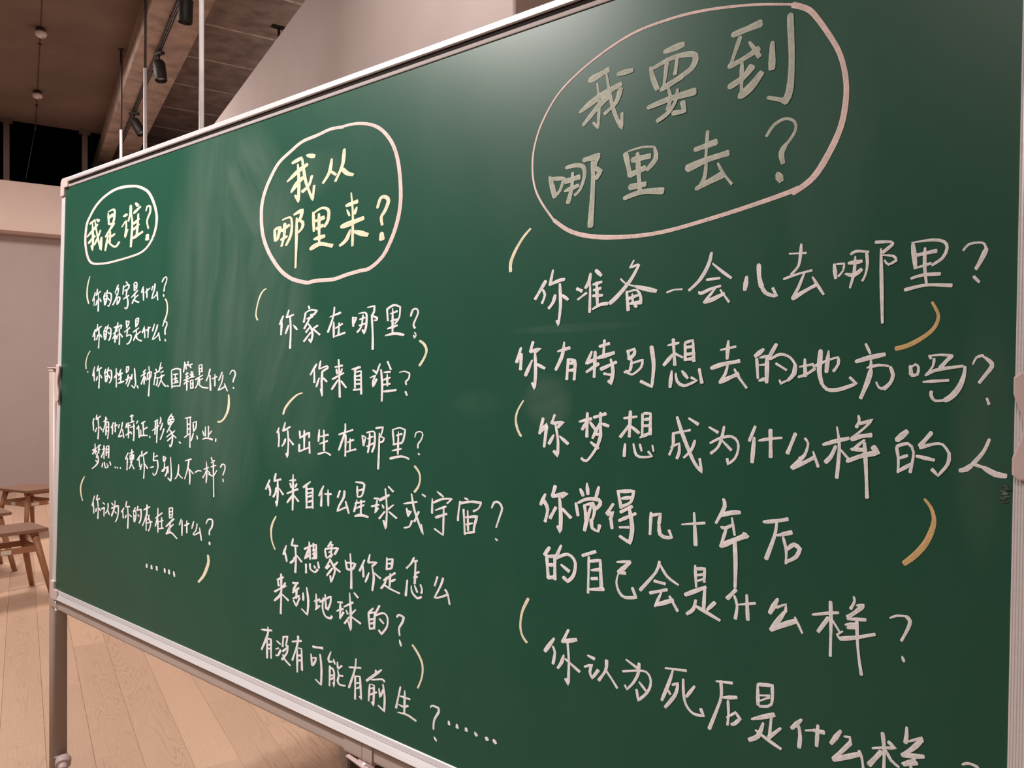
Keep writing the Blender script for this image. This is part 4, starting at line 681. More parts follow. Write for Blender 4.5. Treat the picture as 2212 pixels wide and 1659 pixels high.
w 能 | 2.8 , 1.8 ; 1256 -469 1249 -483 1251 -489 1261 -486 | 2.8 , 1.8 ; 1264 -481 1268 -489 | 2.8 , 1.8 ; 1254 -496 1254 -533 | 2.8 , 1.8 ; 1254 -500 1262 -499 1267 -506 1268 -532 1265 -524 | 2.8 , 1.8 ; 1255 -514 1266 -510 | 2.8 , 1.8 ; 1256 -521 1266 -515 | 2.8 , 1.8 ; 1276 -483 1277 -494 | 2.8 , 1.8 ; 1289 -487 1279 -495 | 2.8 , 1.8 ; 1277 -498 1281 -507 1278 -518 1285 -523 1300 -521 | 2.8 , 1.8 ; 1281 -507 1293 -505
w 有 | 2.7 , 1.7 ; 1309 -485 1342 -478 | 2.7 , 1.7 ; 1328 -465 1325 -486 1310 -522 | 2.7 , 1.7 ; 1327 -496 1328 -538 | 2.6 , 1.7 ; 1331 -496 1340 -494 1345 -534 1340 -530 | 2.7 , 1.7 ; 1329 -509 1341 -505 | 2.7 , 1.7 ; 1331 -518 1341 -513
w 前 | 2.5 , 1.7 ; 1382 -472 1382 -478 | 3.1 , 2.1 ; 1397 -468 1377 -483 1358 -497 | 2.5 , 1.7 ; 1372 -492 1399 -484 1405 -487 | 2.6 , 1.7 ; 1367 -501 1365 -531 | 2.6 , 1.7 ; 1370 -500 1379 -500 1378 -536 1373 -531 | 2.6 , 1.7 ; 1369 -508 1378 -505 | 2.6 , 1.7 ; 1369 -519 1386 -510 | 2.5 , 1.7 ; 1392 -502 1395 -517 1403 -501 | 2.5 , 1.7 ; 1402 -492 1407 -512 1407 -538 1391 -532
w 生 | 2.6 , 1.8 ; 1446 -485 1436 -524 | 2.6 , 1.8 ; 1445 -501 1470 -500 | 2.6 , 1.8 ; 1457 -489 1457 -528 | 2.6 , 1.8 ; 1443 -516 1454 -517 1466 -512 | 2.5 , 1.8 ; 1441 -530 1464 -528 1486 -532
w ? | 2.4 , 1.7 ; 1519 -500 1523 -496 1537 -496 1538 -502 1528 -519 1527 -534 | 2.4 , 1.7 ; 1529 -546 1534 -551
w chalk_dots | 2.8 , 2 ; 1561 -511 1562 -516 | 3.4 , 2.5 ; 1579 -511 1580 -516 | 3.3 , 2.5 ; 1599 -511 1600 -515 | 3.1 , 2.3 ; 1618 -512 1622 -516 | 4.1 , 3.1 ; 1642 -513 1644 -516 | 3.6 , 2.7 ; 1657 -512 1661 -516
y chalk_bracket | 2.5 , 1.7 ; 1473 -407 1489 -421 1498 -436 1497 -456 1488 -476
p chalk_oval | 2 , 1.7 ; 2098 499 2045 514 1984 525 1930 528 1872 523 1810 502 1757 472 1725 434 1710 398 1707 366 1712 337 1725 312 1749 282 | 3.4 , 3.1 ; 1749 282 1774 265 1803 254 1842 247 1891 244 1937 246 1991 254 2041 263 2089 273 2107 278 | 3.5 , 3.6 ; 2101 273 2124 288 2141 313 2154 342 2159 372 2158 399 2151 427 2138 453 2120 482 2109 492 2096 499
t 我 | 5.4 , 4.6 ; 1807 475 1838 483 | 2.3 , 2 ; 1820 468 1824 438 1823 404 1815 413 | 4.9 , 4.1 ; 1792 433 1824 448 1859 458 | 4.9 , 4.2 ; 1798 413 1822 434 1839 446 | 2.7 , 2.4 ; 1835 479 1842 447 1850 420 1862 396 1862 417 | 3.7 , 3.2 ; 1859 452 1852 434 1834 422 | 4.2 , 3.6 ; 1854 473 1877 473
t 要 | 4.5 , 4.1 ; 1926 486 1953 489 | 3.5 , 3.1 ; 1905 470 1909 455 1916 438 | 3.8 , 3.4 ; 1909 468 1938 475 1966 473 1971 465 1965 454 1952 448 | 2.7 , 2.5 ; 1930 476 1928 457 1926 441 | 2.9 , 2.6 ; 1945 476 1942 452 | 4.7 , 4.3 ; 1922 436 1952 447 | 2.7 , 2.5 ; 1931 440 1936 423 1932 407 | 5.2 , 4.7 ; 1903 416 1935 421 1971 423 | 2.9 , 2.7 ; 1946 431 1944 417 1933 403 1917 395 | 3.8 , 3.4 ; 1940 401 1957 400 1954 413
t 到 | 4.7 , 4.6 ; 2021 483 2057 488 | 2.8 , 2.7 ; 2031 478 2018 443 | 4 , 3.8 ; 2017 444 2035 449 2055 457 | 2.9 , 2.9 ; 2043 468 2049 459 2056 447 | 2.6 , 2.5 ; 2034 445 2034 409 | 4.8 , 4.6 ; 2018 418 2036 426 2047 437 | 4.9 , 4.8 ; 2032 403 2046 412 2059 426 | 4 , 3.9 ; 2072 460 2072 428 | 4.4 , 4.4 ; 2093 488 2096 432 2094 396 2088 384 | 2.8 , 2.8 ; 2068 394 2086 387
t 哪 | 4.2 , 3.4 ; 1740 347 1750 316 | 3.3 , 2.7 ; 1741 344 1766 341 1759 324 1752 319 | 3.2 , 2.7 ; 1769 356 1785 357 1799 353 1802 340 1795 321 1786 314 | 3.5 , 2.9 ; 1781 347 1780 325 1774 304 | 4.9 , 4 ; 1768 336 1793 339 | 3.8 , 3.1 ; 1768 322 1792 327 | 4.9 , 4.2 ; 1800 362 1826 364 | 3.6 , 3 ; 1826 364 1819 350 1829 342 1822 332 | 4.4 , 3.7 ; 1815 357 1817 326 1814 265
t 里 | 4.1 , 3.6 ; 1869 360 1877 328 | 1.7 , 1.5 ; 1872 362 1895 364 1914 361 | 3.5 , 3.1 ; 1914 360 1916 345 1903 332 | 4.7 , 4.2 ; 1880 349 1907 350 | 4.5 , 4 ; 1877 329 1900 335 | 3.8 , 3.3 ; 1888 357 1893 305 | 4.8 , 4.2 ; 1877 312 1901 313 | 4.7 , 4.2 ; 1869 298 1896 303 1928 300
t 去 | 4.2 , 3.9 ; 1973 347 2002 352 | 2.3 , 2.2 ; 1990 368 1988 331 | 4.8 , 4.5 ; 1962 324 1989 331 2018 335 | 2.5 , 2.4 ; 1989 329 1987 309 1978 295 | 4.6 , 4.3 ; 1976 296 1992 302 2012 309 | 2 , 1.9 ; 2005 324 2012 311 2024 295
t ? | 2 , 2 ; 2067 347 2076 359 2090 364 2101 358 2102 347 2093 334 | 3.1 , 3.1 ; 2093 335 2086 324 2088 311 | 4.3 , 4.3 ; 2082 299 2086 290
y chalk_bracket | 2.9 , 2.2 ; 1706 274 1692 262 1678 244 1669 226 1669 212
w 你 | 3.1 , 2.5 ; 1737 193 1718 167 | 2.5 , 2 ; 1732 180 1736 172 1731 160 | 2.7 , 2.2 ; 1750 208 1745 186 | 3 , 2.4 ; 1745 187 1762 192 1771 193 | 2.6 , 2.1 ; 1763 187 1765 156 1762 126 1759 133 | 3.1 , 2.5 ; 1755 171 1752 161 1744 152 | 2.9 , 2.4 ; 1768 170 1778 163
w 准 | 2.8 , 2.4 ; 1793 178 1802 174 | 2.1 , 1.7 ; 1795 162 1810 171 | 2.8 , 2.3 ; 1816 198 1814 187 1808 178 | 2.1 , 1.7 ; 1815 188 1816 175 1816 143 | 3 , 2.6 ; 1825 202 1834 194 | 2.7 , 2.3 ; 1821 182 1835 185 | 2.7 , 2.3 ; 1822 174 1834 176 | 2.6 , 2.2 ; 1827 182 1829 153 | 2.7 , 2.3 ; 1821 166 1837 166 | 2.7 , 2.3 ; 1821 147 1834 153 1846 154
w 备 | 1.7 , 1.5 ; 1886 211 1880 201 1893 205 | 3.1 , 2.7 ; 1894 204 1882 185 1863 165 1849 154 | 1.5 , 1.3 ; 1866 187 1874 180 1890 175 | 3.2 , 2.8 ; 1890 175 1905 171 1921 167 | 2.6 , 2.3 ; 1876 169 1879 143 | 2.1 , 1.8 ; 1877 168 1892 170 1898 160 1898 151 | 1.9 , 1.7 ; 1885 165 1886 152 | 2.6 , 2.2 ; 1876 158 1894 163 | 3.2 , 2.8 ; 1882 152 1898 153 | 2.5 , 2.2 ; 1889 150 1892 147
w 一 | 1.4 , 1.3 ; 1937 164 1947 167 1959 167
w 会 | 2.3 , 2.2 ; 1999 211 1995 196 1984 178 1969 165 | 1.8 , 1.7 ; 2001 197 2014 186 2026 177 | 1.8 , 1.7 ; 1993 177 2011 178 | 2.2 , 2 ; 1983 162 1986 160 1999 165 2012 168 | 1.8 , 1.7 ; 2005 165 1998 157 1990 148 | 2.8 , 2.6 ; 1991 148 2003 152 2017 158 | 1.6 , 1.5 ; 2012 163 2024 147
w 儿 | 2.9 , 2.8 ; 2046 177 2044 161 | 3.1 , 3.1 ; 2061 191 2062 175 2065 164 | 2.2 , 2.1 ; 2065 164 2070 156 2079 152 2084 151 2079 161
w 去 | 1.2 , 1.2 ; 2098 201 2118 200 | 1.9 , 1.9 ; 2112 211 2111 195 2109 185 2101 176 | 1.6 , 1.6 ; 2092 171 2095 172 2109 176 2125 179 | 1.8 , 1.8 ; 2117 178 2113 168 2109 158 2103 148 | 2.5 , 2.5 ; 2103 147 2117 155 2131 162 | 1.6 , 1.6 ; 2126 171 2132 161 2139 150
w 哪 | 2.2 , 2.3 ; 2150 184 2152 168 | 1.4 , 1.4 ; 2152 184 2161 184 2160 176 2155 170 | 1.5 , 1.6 ; 2168 194 2174 197 2187 195 | 1.5 , 1.6 ; 2185 194 2186 181 2184 169 2181 163 | 1.6 , 1.7 ; 2173 191 2172 173 2168 156 | 2.2 , 2.3 ; 2166 184 2180 185 | 2.2 , 2.3 ; 2163 172 2172 170 2180 176 | 1.5 , 1.7 ; 2194 205 2210 204 2212 201 | 2.1 , 2.2 ; 2212 201 2202 193 | 1.3 , 1.4 ; 2202 190 2213 188 2216 183 2208 179 2204 184 | 1.8 , 2 ; 2200 197 2201 168 2203 115
w 里 | 2.3 , 2.6 ; 2232 199 2235 173 | 1.4 , 1.6 ; 2231 201 2251 202 2262 199 2265 192 2261 182 2251 175 | 1.9 , 2.2 ; 2236 187 2255 190 | 1.5 , 1.6 ; 2235 173 2250 177 | 1.6 , 1.8 ; 2244 194 2244 174 2246 156 | 1.6 , 1.8 ; 2231 162 2242 165 2259 165 | 1.8 , 2 ; 2225 150 2246 154 2270 152
w ? | 1.2 , 1.4 ; 2280 188 2285 194 2294 195 2299 193 2301 186 | 2.1 , 2.5 ; 2301 188 2296 176 2292 168 | 1.5 , 1.7 ; 2290 160 2295 154
Y chalk_bracket | 2.1 , 2.3 ; 2252 135 2257 125 2258 117 2253 106 2241 96 2228 89 2217 86
w 你 | 3.2 , 2.5 ; 1693 94 1685 72 | 3.2 , 2.5 ; 1694 85 1693 61 | 2.8 , 2.2 ; 1716 103 1711 88 | 3.1 , 2.5 ; 1711 88 1730 93 1721 88 | 2.7 , 2.2 ; 1720 88 1722 59 1721 32 1716 41 | 3.1 , 2.5 ; 1715 75 1703 52 | 3 , 2.4 ; 1725 69 1739 63
w 有 | 2.9 , 2.4 ; 1762 88 1783 93 | 2.9 , 2.4 ; 1773 101 1770 82 1759 61 | 2.6 , 2.1 ; 1781 77 1779 47 | 2.9 , 2.4 ; 1781 76 1792 74 1793 63 1792 47 | 2.6 , 2.1 ; 1782 70 1792 71 | 2.9 , 2.4 ; 1782 60 1792 61
w 特 | 2.9 , 2.4 ; 1821 87 1813 70 | 2.8 , 2.3 ; 1814 70 1827 77 | 2.8 , 2.4 ; 1827 87 1826 51 | 2.8 , 2.3 ; 1813 58 1833 70 | 2.7 , 2.3 ; 1834 94 1850 98 | 2.4 , 2 ; 1842 103 1841 83 | 3.4 , 2.9 ; 1832 78 1858 85 | 3 , 2.5 ; 1837 62 1862 72 | 2.7 , 2.3 ; 1853 76 1857 60 1854 42 1850 46 | 2.2 , 1.9 ; 1842 56 1856 54
w 别 | 2.6 , 2.2 ; 1880 88 1882 76 | 2.6 , 2.2 ; 1881 87 1890 90 1890 83 1882 76 | 2.1 , 1.8 ; 1886 75 1884 61 1875 58 | 2.1 , 1.8 ; 1885 70 1903 75 1901 65 1887 55 1877 60 | 2.8 , 2.4 ; 1916 93 1920 68 1918 39 1901 46
w 想 | 1.9 , 1.8 ; 1940 94 1956 97 | 2.4 , 2.2 ; 1948 102 1951 68 | 2.7 , 2.4 ; 1948 82 1935 68 | 1.7 , 1.6 ; 1951 83 1962 78 | 2.3 , 2.1 ; 1965 96 1966 74 | 2.3 , 2.1 ; 1965 97 1976 100 1978 73 | 2.3 , 2.1 ; 1967 91 1976 92 | 2.3 , 2.1 ; 1967 82 1979 83 | 2.4 , 2.2 ; 1967 75 1979 77 | 2.6 , 2.4 ; 1947 60 1945 39 | 2.1 , 1.9 ; 1953 57 1955 47 1965 41 1983 48 1975 52 | 2.3 , 2.1 ; 1962 60 1970 51 | 2.3 , 2.1 ; 1986 63 1990 45
w 去 | 1.6 , 1.5 ; 2014 87 2034 91 | 2.4 , 2.3 ; 2024 98 2023 76 | 2.9 , 2.7 ; 2002 64 2017 69 2039 73 | 1.9 , 1.8 ; 2024 68 2021 57 2014 47 | 3 , 2.9 ; 2014 46 2024 51 2038 57 | 1.9 , 1.8 ; 2033 63 2038 54 2049 40
w 的 | 2.8 , 2.8 ; 2069 87 2059 79 | 1.9 , 1.8 ; 2061 76 2063 52 | 1.9 , 1.8 ; 2065 77 2074 79 | 2.6 , 2.6 ; 2074 79 2074 47 | 1.6 , 1.5 ; 2065 68 2074 69 | 2.5 , 2.4 ; 2065 49 2071 51 | 2.6 , 2.6 ; 2085 93 2075 75 | 1.8 , 1.8 ; 2078 75 2090 81 2102 77 2109 67 | 2.5 , 2.5 ; 2108 69 2107 58 2100 50 | 1.5 , 1.5 ; 2100 50 2091 46 2090 50 | 1.5 , 1.5 ; 2085 70 2098 62
w 地 | 1.5 , 1.5 ; 2113 66 2129 69 | 2.2 , 2.2 ; 2119 75 2120 55 | 1.7 , 1.8 ; 2112 54 2121 57 2131 64 | 1.5 , 1.6 ; 2129 66 2146 74 2157 77 | 2.7 , 2.8 ; 2137 85 2136 61 2139 47 | 1.9 , 2 ; 2139 47 2145 40 2158 40 2177 47 2170 54 | 2.4 , 2.5 ; 2146 84 2144 60 | 1.9 , 2 ; 2157 76 2157 69 2152 61
w 方 | 1.5 , 1.5 ; 2186 92 2191 81 | 2.4 , 2.5 ; 2176 72 2189 76 2206 80 | 1.6 , 1.7 ; 2192 73 2192 62 | 2.5 , 2.7 ; 2192 62 2189 50 2182 31 | 1.4 , 1.5 ; 2188 65 2200 68 2210 67 | 2.2 , 2.4 ; 2212 66 2215 57 2212 48 2206 42 | 1.3 , 1.4 ; 2206 42 2201 43 2198 49
w 吗 | 2 , 2.2 ; 2232 67 2233 58 | 1.4 , 1.5 ; 2232 65 2237 69 2240 66 2239 58 2233 57 | 1.3 , 1.5 ; 2252 75 2250 78 | 1.2 , 1.3 ; 2251 78 2261 79 2272 78 | 2.1 , 2.4 ; 2272 78 2267 73 2261 65 | 1.3 , 1.5 ; 2255 75 2254 67 2248 58 | 1.5 , 1.7 ; 2247 57 2255 62 2268 65 2282 67 | 2.5 , 2.9 ; 2284 66 2283 57 2279 45 2272 35 2266 31 | 1.6 , 1.7 ; 2266 31 2257 30 2253 35 2253 40 | 1.5 , 1.7 ; 2245 50 2269 52
w ? | 1.2 , 1.4 ; 2291 69 2294 76 2300 78 | 1.8 , 2.1 ; 2300 77 2306 72 2308 67 2303 59 2297 50 | 1.3 , 1.5 ; 2304 34 2306 28
w 什 | 2.2 , 2.2 ; 2061 -7 2054 -25 | 2.5 , 2.5 ; 2060 -21 2058 -51 | 1.7 , 1.7 ; 2066 -24 2079 -21 2094 -19 | 2.5 , 2.4 ; 2080 -10 2081 -43
w 么 | 2.4 , 2.4 ; 2110 -13 2101 -37 | 1.7 , 1.8 ; 2121 -18 2125 -24 2121 -38 2115 -42 | 2.8 , 2.8 ; 2120 -39 2107 -54 | 2.6 , 2.6 ; 2108 -53 2120 -47 2133 -39 | 1.7 , 1.8 ; 2131 -33 2137 -50
w 样 | 2.1 , 2.2 ; 2142 -24 2156 -19 2170 -15 | 1.9 , 2 ; 2157 -3 2160 -25 2158 -61 | 2.4 , 2.5 ; 2156 -25 2151 -37 2145 -44 | 1.4 , 1.4 ; 2161 -28 2170 -38 | 1.9 , 2 ; 2180 11 2181 5 2178 -2 | 1.6 , 1.7 ; 2182 2 2195 7 2186 -3 2173 -15 | 2.5 , 2.7 ; 2173 -16 2183 -12 2194 -10 | 1.6 , 1.7 ; 2187 -16 2174 -28 | 2.3 , 2.4 ; 2173 -27 2184 -27 2189 -27 | 2.8 , 2.9 ; 2169 -41 2184 -34 2201 -29 2196 -23 | 2.2 , 2.4 ; 2187 -19 2189 -44 2191 -80
w 的 | 3.1 , 3.4 ; 2220 -14 2230 -4 | 1.6 , 1.8 ; 2220 -22 2222 -34 2222 -49 | 1.6 , 1.8 ; 2220 -21 2231 -17 2237 -26 2234 -48 | 1.6 , 1.8 ; 2222 -34 2231 -30 | 2 , 2.2 ; 2222 -48 2235 -39 | 2.3 , 2.6 ; 2254 -4 2243 -19 | 1.5 , 1.7 ; 2243 -21 2256 -16 2265 -16 2271 -25 | 1.8 , 2 ; 2271 -24 2270 -36 2261 -49 2255 -43 | 1.8 , 2 ; 2240 -30 2257 -33
w 人 | 1.9 , 2.2 ; 2307 -8 2302 -21 2293 -34 | 2.2 , 2.5 ; 2293 -34 2287 -40 2281 -42 | 1.5 , 1.7 ; 2292 -34 2302 -37 | 2.4 , 2.8 ; 2302 -37 2313 -43 2322 -44
y chalk_bracket | 2.1 , 1.7 ; 1700 14 1689 -2 1686 -17 1691 -32 1697 -40
w 你 | 3 , 2.4 ; 1738 -11 1732 -34 | 3 , 2.4 ; 1734 -31 1745 -20 1741 -53 | 2.6 , 2.1 ; 1759 -5 1754 -18 | 2.9 , 2.4 ; 1755 -18 1775 -15 1765 -23 | 2.6 , 2.1 ; 1761 -20 1766 -42 1766 -65 1759 -58 | 3 , 2.4 ; 1758 -35 1750 -48 | 2.9 , 2.4 ; 1769 -36 1784 -46
w 梦 | 2.8 , 2.3 ; 1803 -13 1823 -8 | 2.8 , 2.3 ; 1816 0 1816 -34 | 2.8 , 2.3 ; 1815 -13 1808 -24 | 2.7 , 2.3 ; 1821 -13 1830 -23 | 2.7 , 2.3 ; 1827 -6 1847 0 | 2.7 , 2.3 ; 1838 1 1839 -31 | 2.7 , 2.3 ; 1837 -14 1826 -35 | 2.7 , 2.3 ; 1840 -14 1852 -17 | 2.6 , 2.2 ; 1828 -30 1840 -29 1833 -48 1817 -68 1808 -65 | 2.7 , 2.3 ; 1823 -41 1836 -49
w 想 | 2.1 , 1.8 ; 1876 -5 1896 -2 | 2.6 , 2.2 ; 1886 5 1885 -30 | 2.5 , 2.2 ; 1884 -15 1871 -31 | 2.5 , 2.2 ; 1887 -15 1900 -24 | 2.2 , 2 ; 1905 2 1905 -27 | 2.5 , 2.2 ; 1907 3 1917 3 1917 -25 | 2.5 , 2.2 ; 1906 -6 1916 -4 | 2.5 , 2.2 ; 1906 -14 1916 -13 | 2.4 , 2.1 ; 1902 -30 1917 -23 | 2.6 , 2.2 ; 1879 -40 1878 -57 | 2 , 1.8 ; 1892 -39 1897 -54 1908 -56 1921 -54 1915 -48 | 1.9 , 1.6 ; 1902 -39 1905 -48 | 1.5 , 1.3 ; 1921 -39 1923 -47
w 成 | 1.9 , 1.7 ; 1950 -22 1975 -16 | 2.4 , 2.2 ; 1956 0 1963 -19 1972 -39 1982 -58 1992 -69 1989 -52 | 2.1 , 1.9 ; 1951 -23 1951 -37 1946 -50 | 2.1 , 1.9 ; 1948 -40 1960 -34 1960 -46 1957 -54 | 2 , 1.9 ; 1982 -29 1977 -42 1967 -52 | 2.3 , 2.1 ; 1973 -1 1986 -8
w 为 | 2 , 1.8 ; 2001 -11 2013 -17 | 2.1 , 2 ; 2021 -9 2018 -24 2013 -36 2004 -44 | 1.9 , 1.8 ; 2003 -31 2016 -24 2031 -21 2039 -27 2040 -37 2036 -48 2027 -56 2026 -49 | 1.9 , 1.8 ; 2019 -27 2031 -38
w 你 | 3.2 , 2.6 ; 1745 -123 1737 -139 | 3.2 , 2.6 ; 1742 -132 1750 -144 1746 -163 | 3.2 , 2.6 ; 1763 -109 1758 -124 | 3.1 , 2.6 ; 1758 -125 1784 -117 1775 -124 | 3.1 , 2.5 ; 1771 -125 1774 -150 1774 -175 1769 -167 | 3.2 , 2.6 ; 1765 -140 1755 -157 | 3.1 , 2.5 ; 1777 -141 1792 -152
w 觉 | 3 , 2.5 ; 1807 -109 1812 -118 | 3 , 2.5 ; 1818 -100 1820 -115 | 2.9 , 2.5 ; 1838 -103 1833 -120 | 3 , 2.5 ; 1800 -130 1804 -147 | 2.9 , 2.5 ; 1804 -129 1819 -122 1838 -121 1841 -127 1834 -134 | 3 , 2.5 ; 1815 -131 1818 -151 | 2.9 , 2.5 ; 1818 -130 1829 -127 1832 -137 1829 -149 | 3 , 2.5 ; 1826 -131 1819 -153 1816 -167 | 2.9 , 2.5 ; 1827 -150 1829 -162 1839 -165 1841 -156
w 得 | 2.8 , 2.4 ; 1862 -124 1852 -139 | 2.8 , 2.4 ; 1853 -140 1862 -135 1858 -146 | 2.8 , 2.4 ; 1859 -146 1861 -158 | 2.8 , 2.4 ; 1869 -105 1875 -128 | 2.8 , 2.4 ; 1870 -106 1894 -103 1890 -118 1876 -126 | 2.8 , 2.4 ; 1876 -115 1890 -112 | 2.8 , 2.4 ; 1874 -134 1892 -124 | 2.7 , 2.4 ; 1872 -146 1898 -133 | 2.1 , 1.8 ; 1873 -155 1888 -153 | 3 , 2.6 ; 1888 -127 1893 -153 1890 -174 1874 -167
w 几 | 2.4 , 2.1 ; 1921 -129 1920 -158 | 2.6 , 2.3 ; 1920 -133 1935 -129 1933 -142 | 2.6 , 2.3 ; 1933 -142 1935 -156 1944 -159 1952 -158 1948 -149
w 十 | 1.8 , 1.7 ; 1966 -139 1998 -133 | 2.6 , 2.4 ; 1983 -122 1986 -163
w 年 | 2.3 , 2.2 ; 2022 -100 2024 -109 2013 -131 | 2.9 , 2.7 ; 2018 -121 2032 -116 2044 -114 | 2.1 , 2 ; 2020 -135 2025 -136 2036 -130 | 2.1 , 2 ; 2027 -136 2020 -159 | 3.8 , 3.6 ; 2020 -159 2036 -150 2053 -141 | 2.2 , 2.2 ; 2049 -139 2055 -143 | 1.7 , 1.6 ; 2034 -122 2038 -143 | 2.5 , 2.4 ; 2038 -147 2040 -179 2040 -207
w 后 | 2.5 , 2.5 ; 2074 -122 2089 -119 2103 -115 | 2.5 , 2.5 ; 2090 -119 2088 -136 2078 -166 | 2.6 , 2.6 ; 2091 -136 2108 -130 | 1.7 , 1.7 ; 2098 -137 2102 -152 2102 -168 | 2.4 , 2.4 ; 2102 -152 2111 -144 2118 -148 2114 -158 2102 -166
w 的 | 3.2 , 2.6 ; 1755 -200 1746 -212 | 3.2 , 2.6 ; 1750 -211 1754 -245 | 3.2 , 2.6 ; 1752 -214 1765 -211 1766 -245 | 3.2 , 2.6 ; 1753 -226 1764 -224 | 3.2 , 2.6 ; 1754 -245 1766 -241 | 3.1 , 2.5 ; 1776 -194 1767 -213 | 3.1 , 2.5 ; 1767 -214 1788 -205 1801 -214 1799 -233 1789 -244 1781 -239 | 3.1 , 2.5 ; 1777 -222 1791 -229
w 自 | 2.9 , 2.5 ; 1813 -203 1835 -194 | 2.2 , 1.9 ; 1824 -203 1824 -254 | 2.9 , 2.5 ; 1826 -209 1843 -205 1846 -245 | 2.9 , 2.5 ; 1829 -221 1843 -218 | 2.9 , 2.5 ; 1829 -233 1839 -231 | 2.9 , 2.5 ; 1824 -249 1850 -244
w 己 | 2.1 , 1.8 ; 1870 -203 1891 -199 | 3.4 , 3 ; 1891 -200 1873 -217 | 2.5 , 2.2 ; 1873 -218 1884 -216 | 2.3 , 2 ; 1873 -218 1870 -231 1875 -244 1884 -249 1901 -246 1895 -234
w 会 | 2.4 , 2.1 ; 1935 -192 1930 -207 1907 -235 | 1.9 , 1.7 ; 1936 -196 1947 -210 1963 -218 | 2.4 , 2.1 ; 1928 -219 1944 -220 | 2.4 , 2.1 ; 1922 -236 1947 -227 | 2.2 , 1.9 ; 1939 -232 1930 -252 | 3 , 2.7 ; 1930 -251 1956 -239 | 2.1 , 1.9 ; 1951 -235 1963 -252
w 是 | 2 , 1.9 ; 1986 -189 1988 -216 | 2.2 , 2 ; 1987 -193 1999 -191 1999 -208 | 1.8 , 1.7 ; 1989 -201 1999 -198 | 1.8 , 1.7 ; 1990 -208 1999 -204 | 2.8 , 2.6 ; 1973 -229 2001 -214 | 2.4 , 2.2 ; 2000 -216 1999 -242 | 2.6 , 2.4 ; 2004 -242 2014 -231 | 2.4 , 2.2 ; 1988 -233 1985 -245 1976 -253 | 2.4 , 2.2 ; 1987 -240 2004 -246 2021 -252
w 什 | 2.7 , 2.5 ; 2041 -210 2030 -223 | 2.1 , 2 ; 2039 -218 2043 -229 2041 -246 | 1.7 , 1.6 ; 2044 -228 2066 -222 | 2.4 , 2.3 ; 2055 -214 2057 -244
w 么 | 3 , 3 ; 2093 -212 2084 -230 | 1.7 , 1.7 ; 2092 -222 2103 -216 2103 -225 | 3 , 3 ; 2102 -225 2086 -250 | 3 , 2.9 ; 2086 -250 2102 -240 2116 -233 | 1.5 , 1.5 ; 2114 -229 2123 -246
w 样 | 1.6 , 1.7 ; 2134 -222 2151 -217 2163 -214 | 1.9 , 2 ; 2154 -203 2155 -228 2155 -265 | 2.4 , 2.5 ; 2152 -222 2141 -240 | 1.3 , 1.3 ; 2156 -223 2165 -236
y chalk_bracket | 2.5 , 2 ; 1718 -282 1707 -304 1704 -327 1709 -341 1717 -348
w 样 | 1.7 , 1.8 ; 2179 -193 2180 -198 2176 -207 | 1.5 , 1.5 ; 2182 -202 2190 -200 | 2.6 , 2.7 ; 2189 -201 2181 -210 2173 -217 | 2.1 , 2.2 ; 2173 -219 2192 -216 | 2.1 , 2.2 ; 2171 -226 2182 -223 | 1.7 , 1.8 ; 2173 -229 2182 -227 | 1.3 , 1.3 ; 2168 -234 2162 -239 2165 -243 | 2.1 , 2.2 ; 2165 -243 2182 -238 2202 -230 | 1.8 , 1.9 ; 2183 -220 2184 -241 2186 -260 2189 -278
w ? | 1.1 , 1.2 ; 2217 -209 2224 -205 2233 -204 | 1.8 , 2 ; 2233 -204 2237 -208 2235 -217 2229 -231 | 1.5 , 1.6 ; 2230 -248 2232 -253
Y chalk_bracket | 2.8 , 3.1 ; 2249 -76 2255 -84 2258 -96 2256 -108 2250 -123 2240 -137 2230 -147
w 你 | 3.3 , 2.7 ; 1767 -331 1751 -353 | 2.5 , 2 ; 1765 -343 1769 -351 1766 -368 | 2.8 , 2.3 ; 1792 -313 1782 -333 | 3.6 , 3 ; 1783 -332 1806 -324 | 2.4 , 2 ; 1791 -331 1794 -358 1794 -391 1789 -384 | 2.8 , 2.3 ; 1785 -351 1781 -363 1775 -372 | 2.4 , 2 ; 1788 -356 1813 -368
w 认 | 2.7 , 2.3 ; 1826 -342 1837 -344 | 2.7 , 2.2 ; 1821 -359 1833 -353 1830 -364 1834 -372 1844 -358 | 2.6 , 2.2 ; 1857 -341 1856 -355 1845 -372 | 2 , 1.7 ; 1857 -356 1866 -365 1875 -375
w 为 | 2.3 , 2 ; 1888 -333 1905 -340 | 1.9 , 1.7 ; 1883 -350 1908 -343 1919 -342 1925 -348 1926 -357 1921 -369 1908 -383 1905 -369 | 2.1 , 1.9 ; 1908 -333 1907 -347 1900 -361 1890 -373 1887 -368 | 2.1 , 1.8 ; 1909 -358 1919 -367
w 死 | 1.8 , 1.6 ; 1947 -330 1977 -326 | 2.3 , 2.1 ; 1958 -330 1953 -347 1943 -373 | 2 , 1.8 ; 1952 -358 1955 -362 | 2.3 , 2.1 ; 1958 -349 1966 -345 1962 -361 1948 -381 | 2.2 , 2 ; 1973 -338 1974 -357 1978 -370 1988 -378 2002 -377 1998 -369 | 2.2 , 2.1 ; 1989 -343 1978 -359
w 后 | 1.8 , 1.7 ; 2018 -329 2039 -326 | 2.3 , 2.1 ; 2024 -327 2025 -346 2019 -366 2010 -391 | 2.4 , 2.3 ; 2027 -347 2045 -342 | 1.9 , 1.8 ; 2034 -349 2035 -365 2034 -379 | 2.1 , 2 ; 2033 -370 2044 -361 2050 -367 2043 -375 2039 -377
